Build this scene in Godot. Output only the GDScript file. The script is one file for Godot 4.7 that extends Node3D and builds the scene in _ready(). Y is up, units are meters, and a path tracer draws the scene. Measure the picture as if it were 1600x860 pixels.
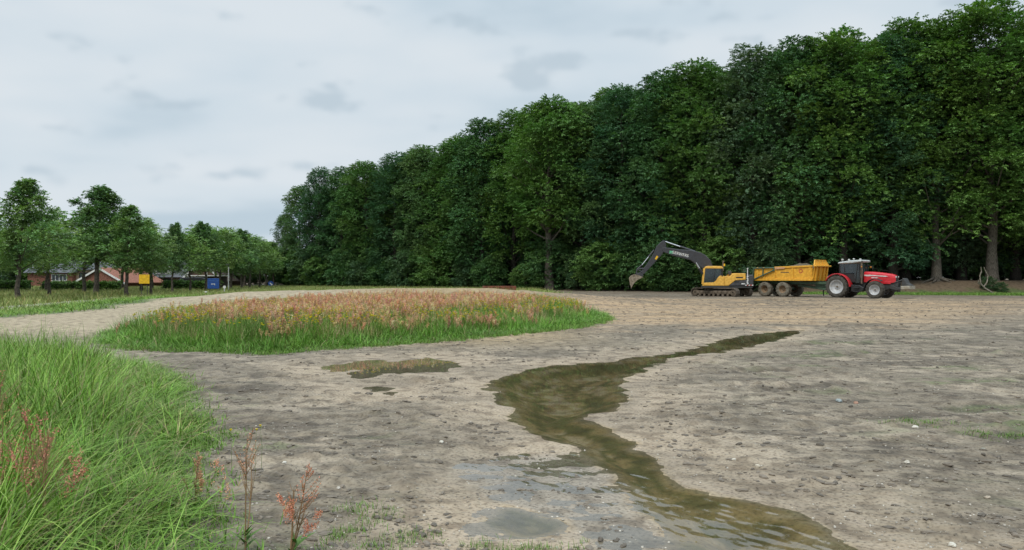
extends Node3D
# A muddy building site beside a wood: camera at the origin looking along -Z. Plans use (x, d) with d = -z.

# ------------------------------------------------------------------ mesh helper
class Shape:
	var v := PackedVector3Array()
	var n := PackedVector3Array()
	var c := PackedColorArray()
	var uv := PackedVector2Array()
	var tint := Color.WHITE
	func tri(a: Vector3, b: Vector3, d: Vector3, out: Vector3) -> void:
		var f := (d - a).cross(b - a)
		if f.length_squared() < 1e-14: return
		f = f.normalized()
		if f.dot(out) < 0.0:
			v.append(a); v.append(d); v.append(b); f = -f
		else:
			v.append(a); v.append(b); v.append(d)
		for i in 3:
			n.append(f); c.append(tint)
	func tri_s(a: Vector3, b: Vector3, d: Vector3, na: Vector3, nb: Vector3, nd: Vector3) -> void:
		var f := (d - a).cross(b - a)
		if f.length_squared() < 1e-14: return
		if f.dot(na + nb + nd) < 0.0:
			v.append(a); v.append(d); v.append(b); n.append(na); n.append(nd); n.append(nb)
		else:
			v.append(a); v.append(b); v.append(d); n.append(na); n.append(nb); n.append(nd)
		for i in 3: c.append(tint)
	func quad(a: Vector3, b: Vector3, d: Vector3, e: Vector3, out: Vector3) -> void:
		tri(a, b, d, out); tri(a, d, e, out)
	func box(at: Vector3, s: Vector3, bev := 0.0, bs := Basis.IDENTITY) -> Shape:
		var h := s * 0.5
		bev = minf(bev, minf(h.x, minf(h.y, h.z)) * 0.9)
		var p := func(sx: int, sy: int, sz: int, ax: int) -> Vector3:
			var q := Vector3(sx * (h.x - (0.0 if ax == 0 else bev)), sy * (h.y - (0.0 if ax == 1 else bev)), sz * (h.z - (0.0 if ax == 2 else bev)))
			return at + bs * q
		for ax in 3:
			for s1 in [-1, 1]:
				var k := []
				for t in [[-1, -1], [1, -1], [1, 1], [-1, 1]]:
					var q := [0, 0, 0]
					q[ax] = s1; q[(ax + 1) % 3] = t[0]; q[(ax + 2) % 3] = t[1]
					k.append(p.call(q[0], q[1], q[2], ax))
				var o := Vector3.ZERO
				o[ax] = s1
				quad(k[0], k[1], k[2], k[3], bs * o)
		if bev > 0.0:
			for ax in 3:
				var b1 := (ax + 1) % 3
				var b2 := (ax + 2) % 3
				for s1 in [-1, 1]:
					for s2 in [-1, 1]:
						var lo := [0, 0, 0]
						lo[b1] = s1; lo[b2] = s2; lo[ax] = -1
						var hi := [0, 0, 0]
						hi[b1] = s1; hi[b2] = s2; hi[ax] = 1
						var o := Vector3.ZERO
						o[b1] = s1; o[b2] = s2
						quad(p.call(lo[0], lo[1], lo[2], b1), p.call(hi[0], hi[1], hi[2], b1), p.call(hi[0], hi[1], hi[2], b2), p.call(lo[0], lo[1], lo[2], b2), bs * o)
			for sx in [-1, 1]:
				for sy in [-1, 1]:
					for sz in [-1, 1]:
						tri(p.call(sx, sy, sz, 0), p.call(sx, sy, sz, 1), p.call(sx, sy, sz, 2), bs * Vector3(sx, sy, sz))
		return self
	func prism(poly: PackedVector2Array, z0: float, z1: float, bev := 0.0) -> Shape:   # outline in x, y, pulled along z
		if Geometry2D.is_polygon_clockwise(poly): poly.reverse()
		var m := poly.size()
		var inner := PackedVector2Array()
		for i in m:
			var a := poly[(i + m - 1) % m]
			var b := poly[i]
			var d := poly[(i + 1) % m]
			var e1 := (b - a).normalized()
			var e2 := (d - b).normalized()
			var n1 := Vector2(-e1.y, e1.x)
			var n2 := Vector2(-e2.y, e2.x)
			var bis := n1 + n2
			bis = bis / maxf(0.4, bis.length_squared() * 0.5)
			inner.append(b + bis * bev)
		var lo := minf(z0, z1)
		var hi := maxf(z0, z1)
		var idx := Geometry2D.triangulate_polygon(inner)
		for k in range(0, idx.size(), 3):
			var a := inner[idx[k]]
			var b := inner[idx[k + 1]]
			var d := inner[idx[k + 2]]
			tri(Vector3(a.x, a.y, hi), Vector3(b.x, b.y, hi), Vector3(d.x, d.y, hi), Vector3.BACK)
			tri(Vector3(a.x, a.y, lo), Vector3(b.x, b.y, lo), Vector3(d.x, d.y, lo), Vector3.FORWARD)
		for i in m:
			var a := poly[i]
			var b := poly[(i + 1) % m]
			var o := Vector3(b.y - a.y, a.x - b.x, 0)
			quad(Vector3(a.x, a.y, lo + bev), Vector3(b.x, b.y, lo + bev), Vector3(b.x, b.y, hi - bev), Vector3(a.x, a.y, hi - bev), o)
			if bev > 0.0:
				var ia := inner[i]
				var ib := inner[(i + 1) % m]
				quad(Vector3(a.x, a.y, hi - bev), Vector3(b.x, b.y, hi - bev), Vector3(ib.x, ib.y, hi), Vector3(ia.x, ia.y, hi), o.normalized() + Vector3.BACK)
				quad(Vector3(a.x, a.y, lo + bev), Vector3(b.x, b.y, lo + bev), Vector3(ib.x, ib.y, lo), Vector3(ia.x, ia.y, lo), o.normalized() + Vector3.FORWARD)
		return self
	func tube(pts: Array, radii: Array, seg := 8, caps := true) -> Shape:
		var ring := []
		var nor := []
		var m := pts.size()
		var side := Vector3.ZERO
		for i in m:
			var t: Vector3 = (pts[mini(i + 1, m - 1)] - pts[maxi(i - 1, 0)]).normalized()
			if side == Vector3.ZERO:
				side = t.cross(Vector3.UP if absf(t.y) < 0.9 else Vector3.RIGHT).normalized()
			else:
				side = (side - t * side.dot(t)).normalized()
			var up := t.cross(side)
			var r := PackedVector3Array()
			var nn := PackedVector3Array()
			for k in seg:
				var a := TAU * k / seg
				var o := side * cos(a) + up * sin(a)
				nn.append(o); r.append(pts[i] + o * radii[i])
			ring.append(r); nor.append(nn)
		for i in m - 1:
			for k in seg:
				var j := (k + 1) % seg
				tri_s(ring[i][k], ring[i][j], ring[i + 1][j], nor[i][k], nor[i][j], nor[i + 1][j])
				tri_s(ring[i][k], ring[i + 1][j], ring[i + 1][k], nor[i][k], nor[i + 1][j], nor[i + 1][k])
		if caps:
			for e in [[0, 1], [m - 1, m - 2]]:
				var o: Vector3 = pts[e[0]] - pts[e[1]]
				for k in range(1, seg - 1):
					tri(ring[e[0]][0], ring[e[0]][k], ring[e[0]][k + 1], o)
		return self
	func lathe(prof: Array, at := Vector3.ZERO, bs := Basis.IDENTITY, seg := 28) -> Shape:   # prof: Vector2(radius, along own z)
		for i in prof.size() - 1:
			var a: Vector2 = prof[i]
			var b: Vector2 = prof[i + 1]
			var e := (b - a).normalized()
			var o := Vector2(e.y, -e.x)      # outward for a profile running towards +z outside
			for k in seg:
				var t0 := TAU * k / seg
				var t1 := TAU * (k + 1) / seg
				var r0 := Vector3(cos(t0), sin(t0), 0)
				var r1 := Vector3(cos(t1), sin(t1), 0)
				var na := bs * (r0 * o.x + Vector3(0, 0, o.y))
				var nb := bs * (r1 * o.x + Vector3(0, 0, o.y))
				var p00 := at + bs * (r0 * a.x + Vector3(0, 0, a.y))
				var p01 := at + bs * (r1 * a.x + Vector3(0, 0, a.y))
				var p10 := at + bs * (r0 * b.x + Vector3(0, 0, b.y))
				var p11 := at + bs * (r1 * b.x + Vector3(0, 0, b.y))
				tri_s(p00, p01, p11, na, nb, nb)
				tri_s(p00, p11, p10, na, nb, na)
		return self
	func put(vs: PackedVector3Array, ns: PackedVector3Array, t: Transform3D, col: Color) -> void:
		v.append_array(t * vs)
		n.append_array(Transform3D(t.basis.orthonormalized(), Vector3.ZERO) * ns)
		var cc := PackedColorArray()
		cc.resize(vs.size())
		cc.fill(col)
		c.append_array(cc)
	func mesh() -> ArrayMesh:
		var a := []
		a.resize(Mesh.ARRAY_MAX)
		a[Mesh.ARRAY_VERTEX] = v
		a[Mesh.ARRAY_NORMAL] = n
		a[Mesh.ARRAY_COLOR] = c
		var m := ArrayMesh.new()
		m.add_surface_from_arrays(Mesh.PRIMITIVE_TRIANGLES, a)
		return m

var rng := RandomNumberGenerator.new()
var M := {}
var taken := {}

func rr(a: float, b: float) -> float: return rng.randf_range(a, b)
func sm(a: float, b: float, x: float) -> float: return smoothstep(a, b, x)
func lin(r: float, g: float, b: float) -> Color: return Color(r, g, b).linear_to_srgb()

func material(called: String, col: Color, rough := 0.8, metal := 0.0) -> StandardMaterial3D:
	var m := StandardMaterial3D.new()
	m.resource_name = called
	m.albedo_color = col.linear_to_srgb()
	m.roughness = rough
	m.metallic = metal
	M[called] = m
	return m

func noise_tex(size: int, freq: float, sd: int, ramp := [], type := FastNoiseLite.TYPE_SIMPLEX_SMOOTH, oct := 5) -> NoiseTexture2D:
	var f := FastNoiseLite.new()
	f.noise_type = type; f.frequency = freq; f.seed = sd
	f.fractal_octaves = oct
	var t := NoiseTexture2D.new()
	t.width = size; t.height = size; t.seamless = true; t.noise = f
	if ramp:
		var g := Gradient.new()
		var offs := PackedFloat32Array()
		var cols := PackedColorArray()
		for e in ramp:
			offs.append(e[0]); cols.append(e[1])
		g.offsets = offs; g.colors = cols
		t.color_ramp = g
	return t

func grime(m: StandardMaterial3D, scale: float, lo := 0.6) -> void:   # mud and dust specks, worn unevenly
	m.albedo_texture = noise_tex(512, 0.012, 77 + int(scale * 10), [[0.25, Color(lo, lo * 0.97, lo * 0.92)], [0.5, Color(0.93, 0.92, 0.9)], [0.75, Color.WHITE]])
	m.uv1_triplanar = true
	m.uv1_scale = Vector3.ONE * scale

func numbered(called: String) -> String:
	var k: int = taken.get(called, 0)
	taken[called] = k + 1
	return called if k == 0 else "%s_%03d" % [called, k]

func obj(called: String, s, m: Material, parent: Node = null) -> MeshInstance3D:
	var o := MeshInstance3D.new()
	o.name = called if parent else numbered(called)
	o.mesh = s.mesh() if s is Shape else s
	o.material_override = m
	(parent if parent else self).add_child(o, true)
	return o

func tag(o: Node, label: String, category: String, group := "") -> Node:
	o.set_meta("label", label); o.set_meta("category", category)
	if group: o.set_meta("group", group)
	return o

func thing(called: String, label: String, category: String, at := Vector3.ZERO, turn := 0.0, group := "") -> Node3D:
	var o := Node3D.new()
	o.name = numbered(called)
	add_child(o)
	o.position = at
	o.rotation_degrees.y = turn
	tag(o, label, category, group)
	return o

func copy(o: Node3D, called: String, at: Vector3, turn: float, size: Vector3) -> Node3D:
	var k: Node3D = o.duplicate()
	k.name = numbered(called)
	add_child(k)
	k.position = at; k.rotation_degrees.y = turn; k.scale = size
	return k

func scatter(called: String, label: String, category: String, meshes: Array, m: Material, spots: Array) -> void:
	# spots: [Transform3D, Color]; one MultiMesh for each mesh variant under one countless "stuff" object
	var root := Node3D.new()
	root.name = numbered(called)
	add_child(root)
	tag(root, label, category)
	root.set_meta("kind", "stuff")
	for k in meshes.size():
		var mine := []
		for i in range(k, spots.size(), meshes.size()): mine.append(spots[i])
		if mine.is_empty(): continue
		var mm := MultiMesh.new()
		mm.transform_format = MultiMesh.TRANSFORM_3D
		mm.use_colors = true
		mm.mesh = meshes[k]
		mm.instance_count = mine.size()
		for i in mine.size():
			mm.set_instance_transform(i, mine[i][0])
			mm.set_instance_color(i, mine[i][1])
		var o := MultiMeshInstance3D.new()
		o.name = called + "_patch"
		o.multimesh = mm
		o.material_override = m
		o.set_meta("kind", "stuff")
		root.add_child(o, true)

# ------------------------------------------------------------------ the lie of the land
const WATER := -0.04
var STREAM := PackedVector2Array([Vector2(8.88, 24.24), Vector2(7.4, 23.11), Vector2(5.98, 21.37), Vector2(4.5, 18.75), Vector2(3.67, 17.13), Vector2(3.34, 16.7), Vector2(2.71, 16.16), Vector2(1.93, 15.06), Vector2(1.42, 14.83), Vector2(0.93, 14.51), Vector2(0.57, 14.2), Vector2(0.22, 13.61), Vector2(-0.1, 12.74), Vector2(-0.34, 12.19), Vector2(-0.36, 11.69), Vector2(-0.22, 10.98), Vector2(-0.16, 9.99), Vector2(0, 9.65), Vector2(-0.07, 9.12), Vector2(0.03, 8.72), Vector2(0.2, 8.15), Vector2(0.43, 7.76), Vector2(0.62, 7.39), Vector2(0.69, 6.9), Vector2(0.82, 6.39), Vector2(0.86, 5.83), Vector2(0.92, 5.22), Vector2(0.97, 4.64), Vector2(0.99, 4.01), Vector2(1.0, 2.6), Vector2(2.6, 2.6), Vector2(2.18, 4.01), Vector2(2.04, 4.64), Vector2(1.97, 5.02), Vector2(1.91, 5.43), Vector2(1.72, 5.66), Vector2(1.49, 5.83), Vector2(1.32, 6.1), Vector2(1.27, 6.6), Vector2(1.17, 7.33), Vector2(1.15, 7.76), Vector2(1.06, 8.25), Vector2(0.83, 8.99), Vector2(0.89, 9.29), Vector2(1.3, 9.65), Vector2(1.4, 10.14), Vector2(1.61, 10.57), Vector2(1.49, 11.17), Vector2(1.63, 11.97), Vector2(1.89, 12.74), Vector2(2.53, 14.4), Vector2(3.21, 16.03), Vector2(3.58, 16.29), Vector2(4.48, 16.99), Vector2(5.7, 18.75), Vector2(7.27, 21.14)])
var PUDDLE := PackedVector2Array([Vector2(-3.38, 14.1), Vector2(-3.09, 14.83), Vector2(-2.73, 15.53), Vector2(-2.23, 15.06), Vector2(-1.64, 15.77), Vector2(-1.02, 15.06), Vector2(-0.9, 14.4), Vector2(-1.19, 13.52), Vector2(-1.71, 13.34), Vector2(-2.09, 13.08), Vector2(-2.55, 12.5), Vector2(-2.65, 12.74), Vector2(-2.61, 13.61), Vector2(-3.05, 13.61)])
var PUDDLE_SMALL := PackedVector2Array([Vector2(-2.11, 11.49), Vector2(-1.96, 11.69), Vector2(-1.61, 11.17), Vector2(-1.62, 10.74), Vector2(-1.8, 11.17)])
var FILM := PackedVector2Array([Vector2(-0.46, 6.71), Vector2(-0.06, 7.07), Vector2(0.46, 7.15), Vector2(0.7, 6.71), Vector2(0.87, 5.74), Vector2(0.93, 4.64), Vector2(0.96, 4.01), Vector2(0.58, 4.01), Vector2(0.4, 4.96), Vector2(0.19, 4.84), Vector2(-0.14, 4.9), Vector2(-0.18, 5.08), Vector2(-0.07, 5.58), Vector2(-0.19, 5.92), Vector2(-0.38, 6.29)])
var BANK := PackedVector2Array([Vector2(-11.2, 22.4), Vector2(-9.9, 19.4), Vector2(-8.0, 17.5), Vector2(-5.03, 16.6), Vector2(-3.51, 17.9), Vector2(-1.61, 19.8), Vector2(0, 22.1), Vector2(1.9, 25.1), Vector2(3.1, 29), Vector2(3.6, 34), Vector2(2.6, 39), Vector2(-6, 40.5), Vector2(-9.6, 36.5), Vector2(-10.9, 31), Vector2(-11.3, 26.5)])
var TURF := PackedVector2Array([Vector2(-1.5, 2.2), Vector2(-1.8, 3.5), Vector2(-2.1, 4.5), Vector2(-2.6, 5.5), Vector2(-3.05, 6.4), Vector2(-3.35, 7.6), Vector2(-4.2, 9.4), Vector2(-5.6, 12.2), Vector2(-6.6, 13.6), Vector2(-9, 14.6), Vector2(-13, 15), Vector2(-13, 2.2)])
# the edge of the wood, from its far end to the near one
var EDGE := PackedVector2Array([Vector2(-39, 131), Vector2(-33, 124), Vector2(-14, 111), Vector2(4, 98), Vector2(20, 86), Vector2(30, 80), Vector2(46, 76), Vector2(66, 72), Vector2(95, 66)])
var POOL := PackedVector2Array([Vector2(-0.17, 5.0), Vector2(-0.13, 5.26), Vector2(-0.05, 5.62), Vector2(0.13, 5.47), Vector2(0.29, 5.34), Vector2(0.34, 5.12), Vector2(0.24, 4.92), Vector2(0.02, 4.84)])
# wheel and track ruts: from, to, gauge, depth
var RUTS := [[Vector2(1.8, 11.6), Vector2(13.0, 14.6), 1.9, 0.035], [Vector2(3.2, 16.4), Vector2(17.0, 19.4), 2.1, 0.045], [Vector2(5.5, 26.5), Vector2(26.0, 24.0), 2.2, 0.06], [Vector2(-5.4, 12.4), Vector2(0.1, 10.3), 1.5, 0.03],
	[Vector2(-2.7, 8.6), Vector2(-0.4, 7.2), 0.9, 0.022], [Vector2(4.0, 33.0), Vector2(32.0, 36.0), 2.3, 0.08], [Vector2(6.0, 45.0), Vector2(36.0, 47.0), 2.3, 0.1], [Vector2(2.4, 7.6), Vector2(7.5, 9.4), 1.2, 0.025], [Vector2(8.0, 54.0), Vector2(33.0, 57.0), 2.3, 0.1]]
var nA := FastNoiseLite.new()
var nB := FastNoiseLite.new()
var nC := FastNoiseLite.new()
var nD := FastNoiseLite.new()

func at(x: float, d: float) -> Vector3: return Vector3(x, 0, -d)

func inside(poly: PackedVector2Array, p: Vector2, reach := 3.0) -> float:   # metres inside (negative outside, not past -reach)
	var lo := Vector2(1e9, 1e9)
	var best := 1e9
	var m := poly.size()
	for i in m:
		var q := Geometry2D.get_closest_point_to_segment(p, poly[i], poly[(i + 1) % m])
		best = minf(best, q.distance_squared_to(p))
	best = sqrt(best)
	return best if Geometry2D.is_point_in_polygon(p, poly) else -minf(best, reach)

func bounds(poly: PackedVector2Array, by: float) -> Rect2:
	var r := Rect2(poly[0], Vector2.ZERO)
	for p in poly: r = r.expand(p)
	return r.grow(by)

var box_stream: Rect2
var box_puddle: Rect2
var box_small: Rect2
var box_film: Rect2
var box_bank: Rect2
var box_turf: Rect2

func wet(p: Vector2) -> float:      # metres inside open water
	var s := -3.0
	if box_stream.has_point(p): s = inside(STREAM, p)
	if box_puddle.has_point(p): s = maxf(s, inside(PUDDLE, p))
	if box_small.has_point(p): s = maxf(s, inside(PUDDLE_SMALL, p))
	if box_film.has_point(p): s = maxf(s, inside(POOL, p))
	if s > -2.0 and p.y > 3.0: s += nC.get_noise_2d(p.x * 5.0, p.y * 5.0) * 0.07 + nA.get_noise_2d(p.x * 3.0 + 31.0, p.y * 3.0) * (0.1 if p.y < 11.0 else 0.22)
	return s

func film(p: Vector2) -> float:
	return inside(FILM, p) if box_film.has_point(p) else -3.0

func edge_d(x: float) -> float:
	for i in EDGE.size() - 1:
		if x <= EDGE[i + 1].x:
			return lerpf(EDGE[i].y, EDGE[i + 1].y, clampf((x - EDGE[i].x) / (EDGE[i + 1].x - EDGE[i].x), 0, 1))
	return EDGE[EDGE.size() - 1].y

var HUMP := [[-25.0, 0.0], [-19.0, 0.42], [-15.0, 0.74], [-12.0, 0.8], [-7.0, 0.92], [-1.5, 0.93], [0.5, 0.8], [3.0, 0.62], [6.0, 0.42], [9.0, 0.2], [12.0, 0.0]]

func land(x: float, d: float) -> float:     # without the small relief
	var h := 0.0
	if d > 15.0 and d < 140.0 and x < 12.0 and x > -26.0:
		var c := 0.0
		for i in HUMP.size() - 1:
			if x >= HUMP[i][0] and x < HUMP[i + 1][0]:
				c = lerpf(HUMP[i][1], HUMP[i + 1][1], sm(0, 1, (x - HUMP[i][0]) / (HUMP[i + 1][0] - HUMP[i][0])))
		var e := d - 46.0
		h += c * exp(-e * e / (2.0 * (13.0 if e < 0.0 else 64.0)))
		if box_bank.has_point(Vector2(x, d)):
			h = maxf(h, 0.2 * sm(-0.1, 2.4, inside(BANK, Vector2(x, d))))
	if d > 55.0 and d < 400.0:
		var into := d - edge_d(x)
		h += lerpf(0.25, 1.25, sm(24, 36, x)) * sm(-1.5, 3.5, into)
	if box_turf.has_point(Vector2(x, d)):
		h += 0.1 * sm(-0.1, 1.2, inside(TURF, Vector2(x, d)))
	return h

var churned := 0.0     # how far a wheel or track has turned up the darker soil here
func relief(x: float, d: float, w: float, f: float) -> float:
	var calm := sm(-0.1, -0.9, w)
	var far := sm(70, 15, d)
	var rough := 0.45 + 0.75 * sm(-0.25, 0.5, nA.get_noise_2d(x * 0.55 + 40.0, d * 1.5))
	var r := nA.get_noise_2d(x * 0.9, d * 0.9) * 0.035
	var ang := x * 0.98 + d * 0.17
	var acr := d * 0.98 - x * 0.17
	r += nB.get_noise_2d(ang * 0.8, acr * 4.2) * 0.022 * rough
	var cl := nC.get_noise_2d(x * 6.0, d * 6.0)
	r += (cl * 0.012 + 0.022 * sm(0.22, 0.5, cl)) * rough * far
	churned = 0.0
	if d > 5.0 and d < 62.0:
		for q in RUTS:
			var ax: Vector2 = q[1] - q[0]
			var ln := ax.length()
			ax /= ln
			var rel: Vector2 = Vector2(x, d) - q[0]
			var al := rel.dot(ax)
			if al < 0.0 or al > ln: continue
			var off := absf(rel.dot(Vector2(-ax.y, ax.x)) + 0.35 * nA.get_noise_2d(al * 0.5, d * 0.1 + ln))
			if off > q[2]: continue
			var e := absf(off - q[2] * 0.5)
			if e > 0.7: continue
			var w1 := 0.16 + d * 0.004
			var fade := sm(0.0, 2.0, al) * sm(0.0, 2.0, ln - al) * sm(-0.25, 0.2, nA.get_noise_2d(al * 0.6 + 13.0, ln))
			churned = maxf(churned, fade * exp(-pow(e / (w1 * 1.5), 2.0)))
			r += fade * q[3] * 1.5 * (-exp(-pow(e / w1, 2.0)) * (0.8 + 0.35 * sin(al * 24.0)) + 0.6 * exp(-pow((e - w1 * 1.9) / (w1 * 0.7), 2.0)))
	r *= 0.12 + 0.88 * calm
	return r

func ground(x: float, d: float) -> float:
	var p := Vector2(x, d)
	var w := wet(p)
	var f := film(p)
	return shaped(x, d, w, f)

func shaped(x: float, d: float, w: float, f: float) -> float:
	var h := land(x, d)
	var r := relief(x, d, w, f)
	if w > -1.2 and d < 30.0:
		if w > 0.0:
			h = WATER - 0.16 * sm(0, 0.7, w) - 0.002
		else:
			h = lerpf(h, WATER, 1.0 - sm(0, 1.2, -w)) + 0.004 * sm(0, 0.06, -w)
	if f > -0.5 and w < 0.0:
		var shelf := WATER + 0.0004 + nB.get_noise_2d(x * 2.4 + 9.0, d * 4.5) * 0.010 + nC.get_noise_2d(x * 14.0, d * 14.0) * 0.004
		h = lerpf(h + r, shelf, sm(-0.5, 0.05, f))
		return h
	return h + r

func soil(x: float, d: float, w: float, f: float) -> Color:
	var a := nA.get_noise_2d(x * 0.8 + 11.0, d * 0.8)
	var b := nB.get_noise_2d(x * 0.9, d * 3.6 + 5.0)
	var c := nC.get_noise_2d(x * 4.0, d * 5.0)
	var e := nD.get_noise_2d(x * 0.35, d * 0.6)
	var mud := Color(0.255, 0.205, 0.147)
	var dark := Color(0.112, 0.088, 0.062)
	var pale := Color(0.40, 0.322, 0.235)
	var ochre := Color(0.52, 0.355, 0.205)
	var moss := Color(0.145, 0.17, 0.065)
	var col := mud.lerp(pale, sm(-0.15, 0.4, a * 0.8 + c * 0.3))
	col = col.lerp(dark, 0.68 * sm(0.05, 0.38, b * 0.8 + e * 0.5 + c * 0.35))
	col = col.lerp(dark, 0.6 * sm(0.22, 0.42, nC.get_noise_2d(x * 7.0 + 3.0, d * 9.0)))
	col = col.lerp(dark, 0.8 * sm(0.25, 0.75, churned + c * 0.35 + b * 0.2))
	# green film on the drier ground to the right and along the tufts
	var damp_green := sm(0.1, 0.5, nD.get_noise_2d(x * 0.5 + 70.0, d * 0.9)) * sm(2.4, 5.5, x) * sm(26, 16, d)
	damp_green = maxf(damp_green, sm(0.15, 0.5, nD.get_noise_2d(x * 0.9 + 20.0, d * 1.2)) * sm(-0.4, -2.0, x) * sm(14, 5, d) * 0.8)
	col = col.lerp(moss, 0.75 * damp_green * sm(-0.35, 0.3, c + b))
	# washed pale sand beside the water and the ochre sand further off
	var washed := sm(-1.5, -0.15, w) * (0.55 + 0.45 * sm(-0.2, 0.3, a))
	col = col.lerp(Color(0.47, 0.365, 0.258), 0.9 * washed)
	var far := sm(22, 29, d + a * 6.0) * sm(62, 50, d + a * 7.0) * sm(-1, 4, x)
	col = col.lerp(ochre, far * (0.45 + 0.5 * sm(-0.25, 0.35, nD.get_noise_2d(x * 0.10, d * 1.1) * 1.2)) * sm(16, 7, x - (d - 24.0) * 0.9))
	if d > 40.0 and x > 2.0:
		var band := nD.get_noise_2d(x * 0.08 + 5.0, d * 1.3)
		col = col.lerp(Color(0.20, 0.148, 0.098), sm(-0.12, 0.08, band + c * 0.35 + a * 0.3) * 0.9)
		col = col.lerp(ochre, sm(0.12, 0.4, band) * 0.75 * sm(64, 56, d))
	# the sand heap and the sandy track that climbs it
	var track := sm(17, 24, d - (x + 10.0) * -0.15) * sm(3.5, -1.0, x) * sm(-20.5, -19.0, x + a)
	if box_bank.has_point(Vector2(x, d)) and track > 0.0:
		var inn := inside(BANK, Vector2(x, d))
		track *= sm(0.4, -0.5, inn)
	col = col.lerp(Color(0.55, 0.44, 0.29).lerp(Color(0.50, 0.355, 0.18), sm(-12.0, -6.0, x)), track * (0.75 + 0.25 * c) * sm(13, 17, d))
	# turf
	var verge := sm(-19.0, -20.6, x + a) * sm(16, 20, d)
	verge = maxf(verge, sm(52, 56, d) * sm(5, 1, x))
	verge = maxf(verge, sm(9, 13, d) * sm(-11.5, -13, x) * sm(22, 17, d))
	if d > 55.0 and x > 24.0: verge = maxf(verge, sm(-9.5, -7.0, d - edge_d(x) + a * 2.0) * sm(24, 29, x))
	col = col.lerp(Color(0.14, 0.19, 0.06), verge)
	if box_bank.has_point(Vector2(x, d)): col = col.lerp(Color(0.085, 0.105, 0.045), sm(-0.5, 0.3, inside(BANK, Vector2(x, d)) + c * 0.6))
	if box_turf.has_point(Vector2(x, d)): col = col.lerp(Color(0.07, 0.075, 0.035), sm(-0.4, 0.3, inside(TURF, Vector2(x, d)) + c * 0.5))
	# leaf litter in the wood
	if d > 55.0: col = col.lerp(Color(0.21, 0.15, 0.095), sm(-0.4, 0.1, d - edge_d(x) + a * 1.5 + c))
	# bed of the stream: brown sand with streaks of weed that follow its banks
	if w > -0.05:
		var s := nB.get_noise_2d(w * 6.0 + x * 1.2, d * 0.9)
		var bed := Color(0.40, 0.275, 0.11).lerp(Color(0.13, 0.112, 0.028), sm(-0.15, 0.35, s + c * 0.2))
		bed = bed.lerp(Color(0.52, 0.41, 0.25), sm(0.15, 0.5, -s + c * 0.3))
		if x < -0.7 and d > 10.0: bed = col
		col = col.lerp(bed, sm(-0.05, 0.12, w))
	elif f > -0.2:
		col = col.lerp(Color(0.30, 0.26, 0.215), 0.7 * sm(-0.2, 0.2, f))
	return col

func lines(lo: float, hi: float, near0: float, near1: float, step: float, slope: float, wide: float) -> PackedFloat32Array:
	var out := PackedFloat32Array()
	var x := near0
	while x < near1:
		out.append(x); x += step
	while x < hi:
		out.append(x)
		var away := x - near1
		x += step + away * slope if away < wide else (x - near1) * 0.3
	out.append(hi)
	x = near0
	while x > lo:
		var away := near0 - x
		x -= step + away * slope if away < wide else away * 0.3
		out.append(maxf(x, lo))
	out.sort()
	return out

func build_ground() -> void:
	var xs := lines(-3500, 3500, -4.5, 5.0, 0.06, 0.016, 75.0)
	var ds := lines(-600, 4500, 3.2, 8.5, 0.04, 0.0105, 125.0)
	var keep := PackedFloat32Array()
	for d in ds:      # nothing fine is needed behind the viewer
		if d > 2.6 or keep.is_empty() or d - keep[keep.size() - 1] > 0.4 + (2.6 - d) * 0.2: keep.append(d)
	ds = keep
	var nx := xs.size()
	var nd := ds.size()
	var v := PackedVector3Array()
	var c := PackedColorArray()
	v.resize(nx * nd); c.resize(nx * nd)
	var fine := Rect2(-90, 2.4, 200, 160)
	for j in nd:
		var d := ds[j]
		var half := 2.0 + maxf(d, 0.0) * 0.72
		for i in nx:
			var x := xs[i]
			var k := j * nx + i
			if absf(x) < half and d > 2.4 and d < 160.0:
				var p := Vector2(x, d)
				var w := wet(p)
				var f := film(p)
				v[k] = Vector3(x, shaped(x, d, w, f), -d)
				c[k] = soil(x, d, w, f)
			else:
				v[k] = Vector3(x, land(x, d), -d)
				churned = 0.0
				c[k] = soil(x, d, -3.0, -3.0)
	var n := PackedVector3Array()
	n.resize(nx * nd)
	for j in nd:
		var j0 := maxi(j - 1, 0) * nx
		var j1 := mini(j + 1, nd - 1) * nx
		for i in nx:
			var dx := v[j * nx + mini(i + 1, nx - 1)] - v[j * nx + maxi(i - 1, 0)]
			var dz := v[j0 + i] - v[j1 + i]
			n[j * nx + i] = dz.cross(dx).normalized()
	var idx := PackedInt32Array()
	idx.resize((nx - 1) * (nd - 1) * 6)
	var q := 0
	for j in nd - 1:
		for i in nx - 1:
			var a := j * nx + i
			idx[q] = a; idx[q + 1] = a + nx; idx[q + 2] = a + 1
			idx[q + 3] = a + 1; idx[q + 4] = a + nx; idx[q + 5] = a + nx + 1
			q += 6
	var arr := []
	arr.resize(Mesh.ARRAY_MAX)
	arr[Mesh.ARRAY_VERTEX] = v
	arr[Mesh.ARRAY_NORMAL] = n
	arr[Mesh.ARRAY_COLOR] = c
	arr[Mesh.ARRAY_INDEX] = idx
	var m := ArrayMesh.new()
	m.add_surface_from_arrays(Mesh.PRIMITIVE_TRIANGLES, arr)
	var o := obj("ground", m, M.soil)
	o.set_meta("kind", "structure")
	tag(o, "bare trampled mud and sand with turf at its borders", "ground")
	print("ground ", nx, " x ", nd)

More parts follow.
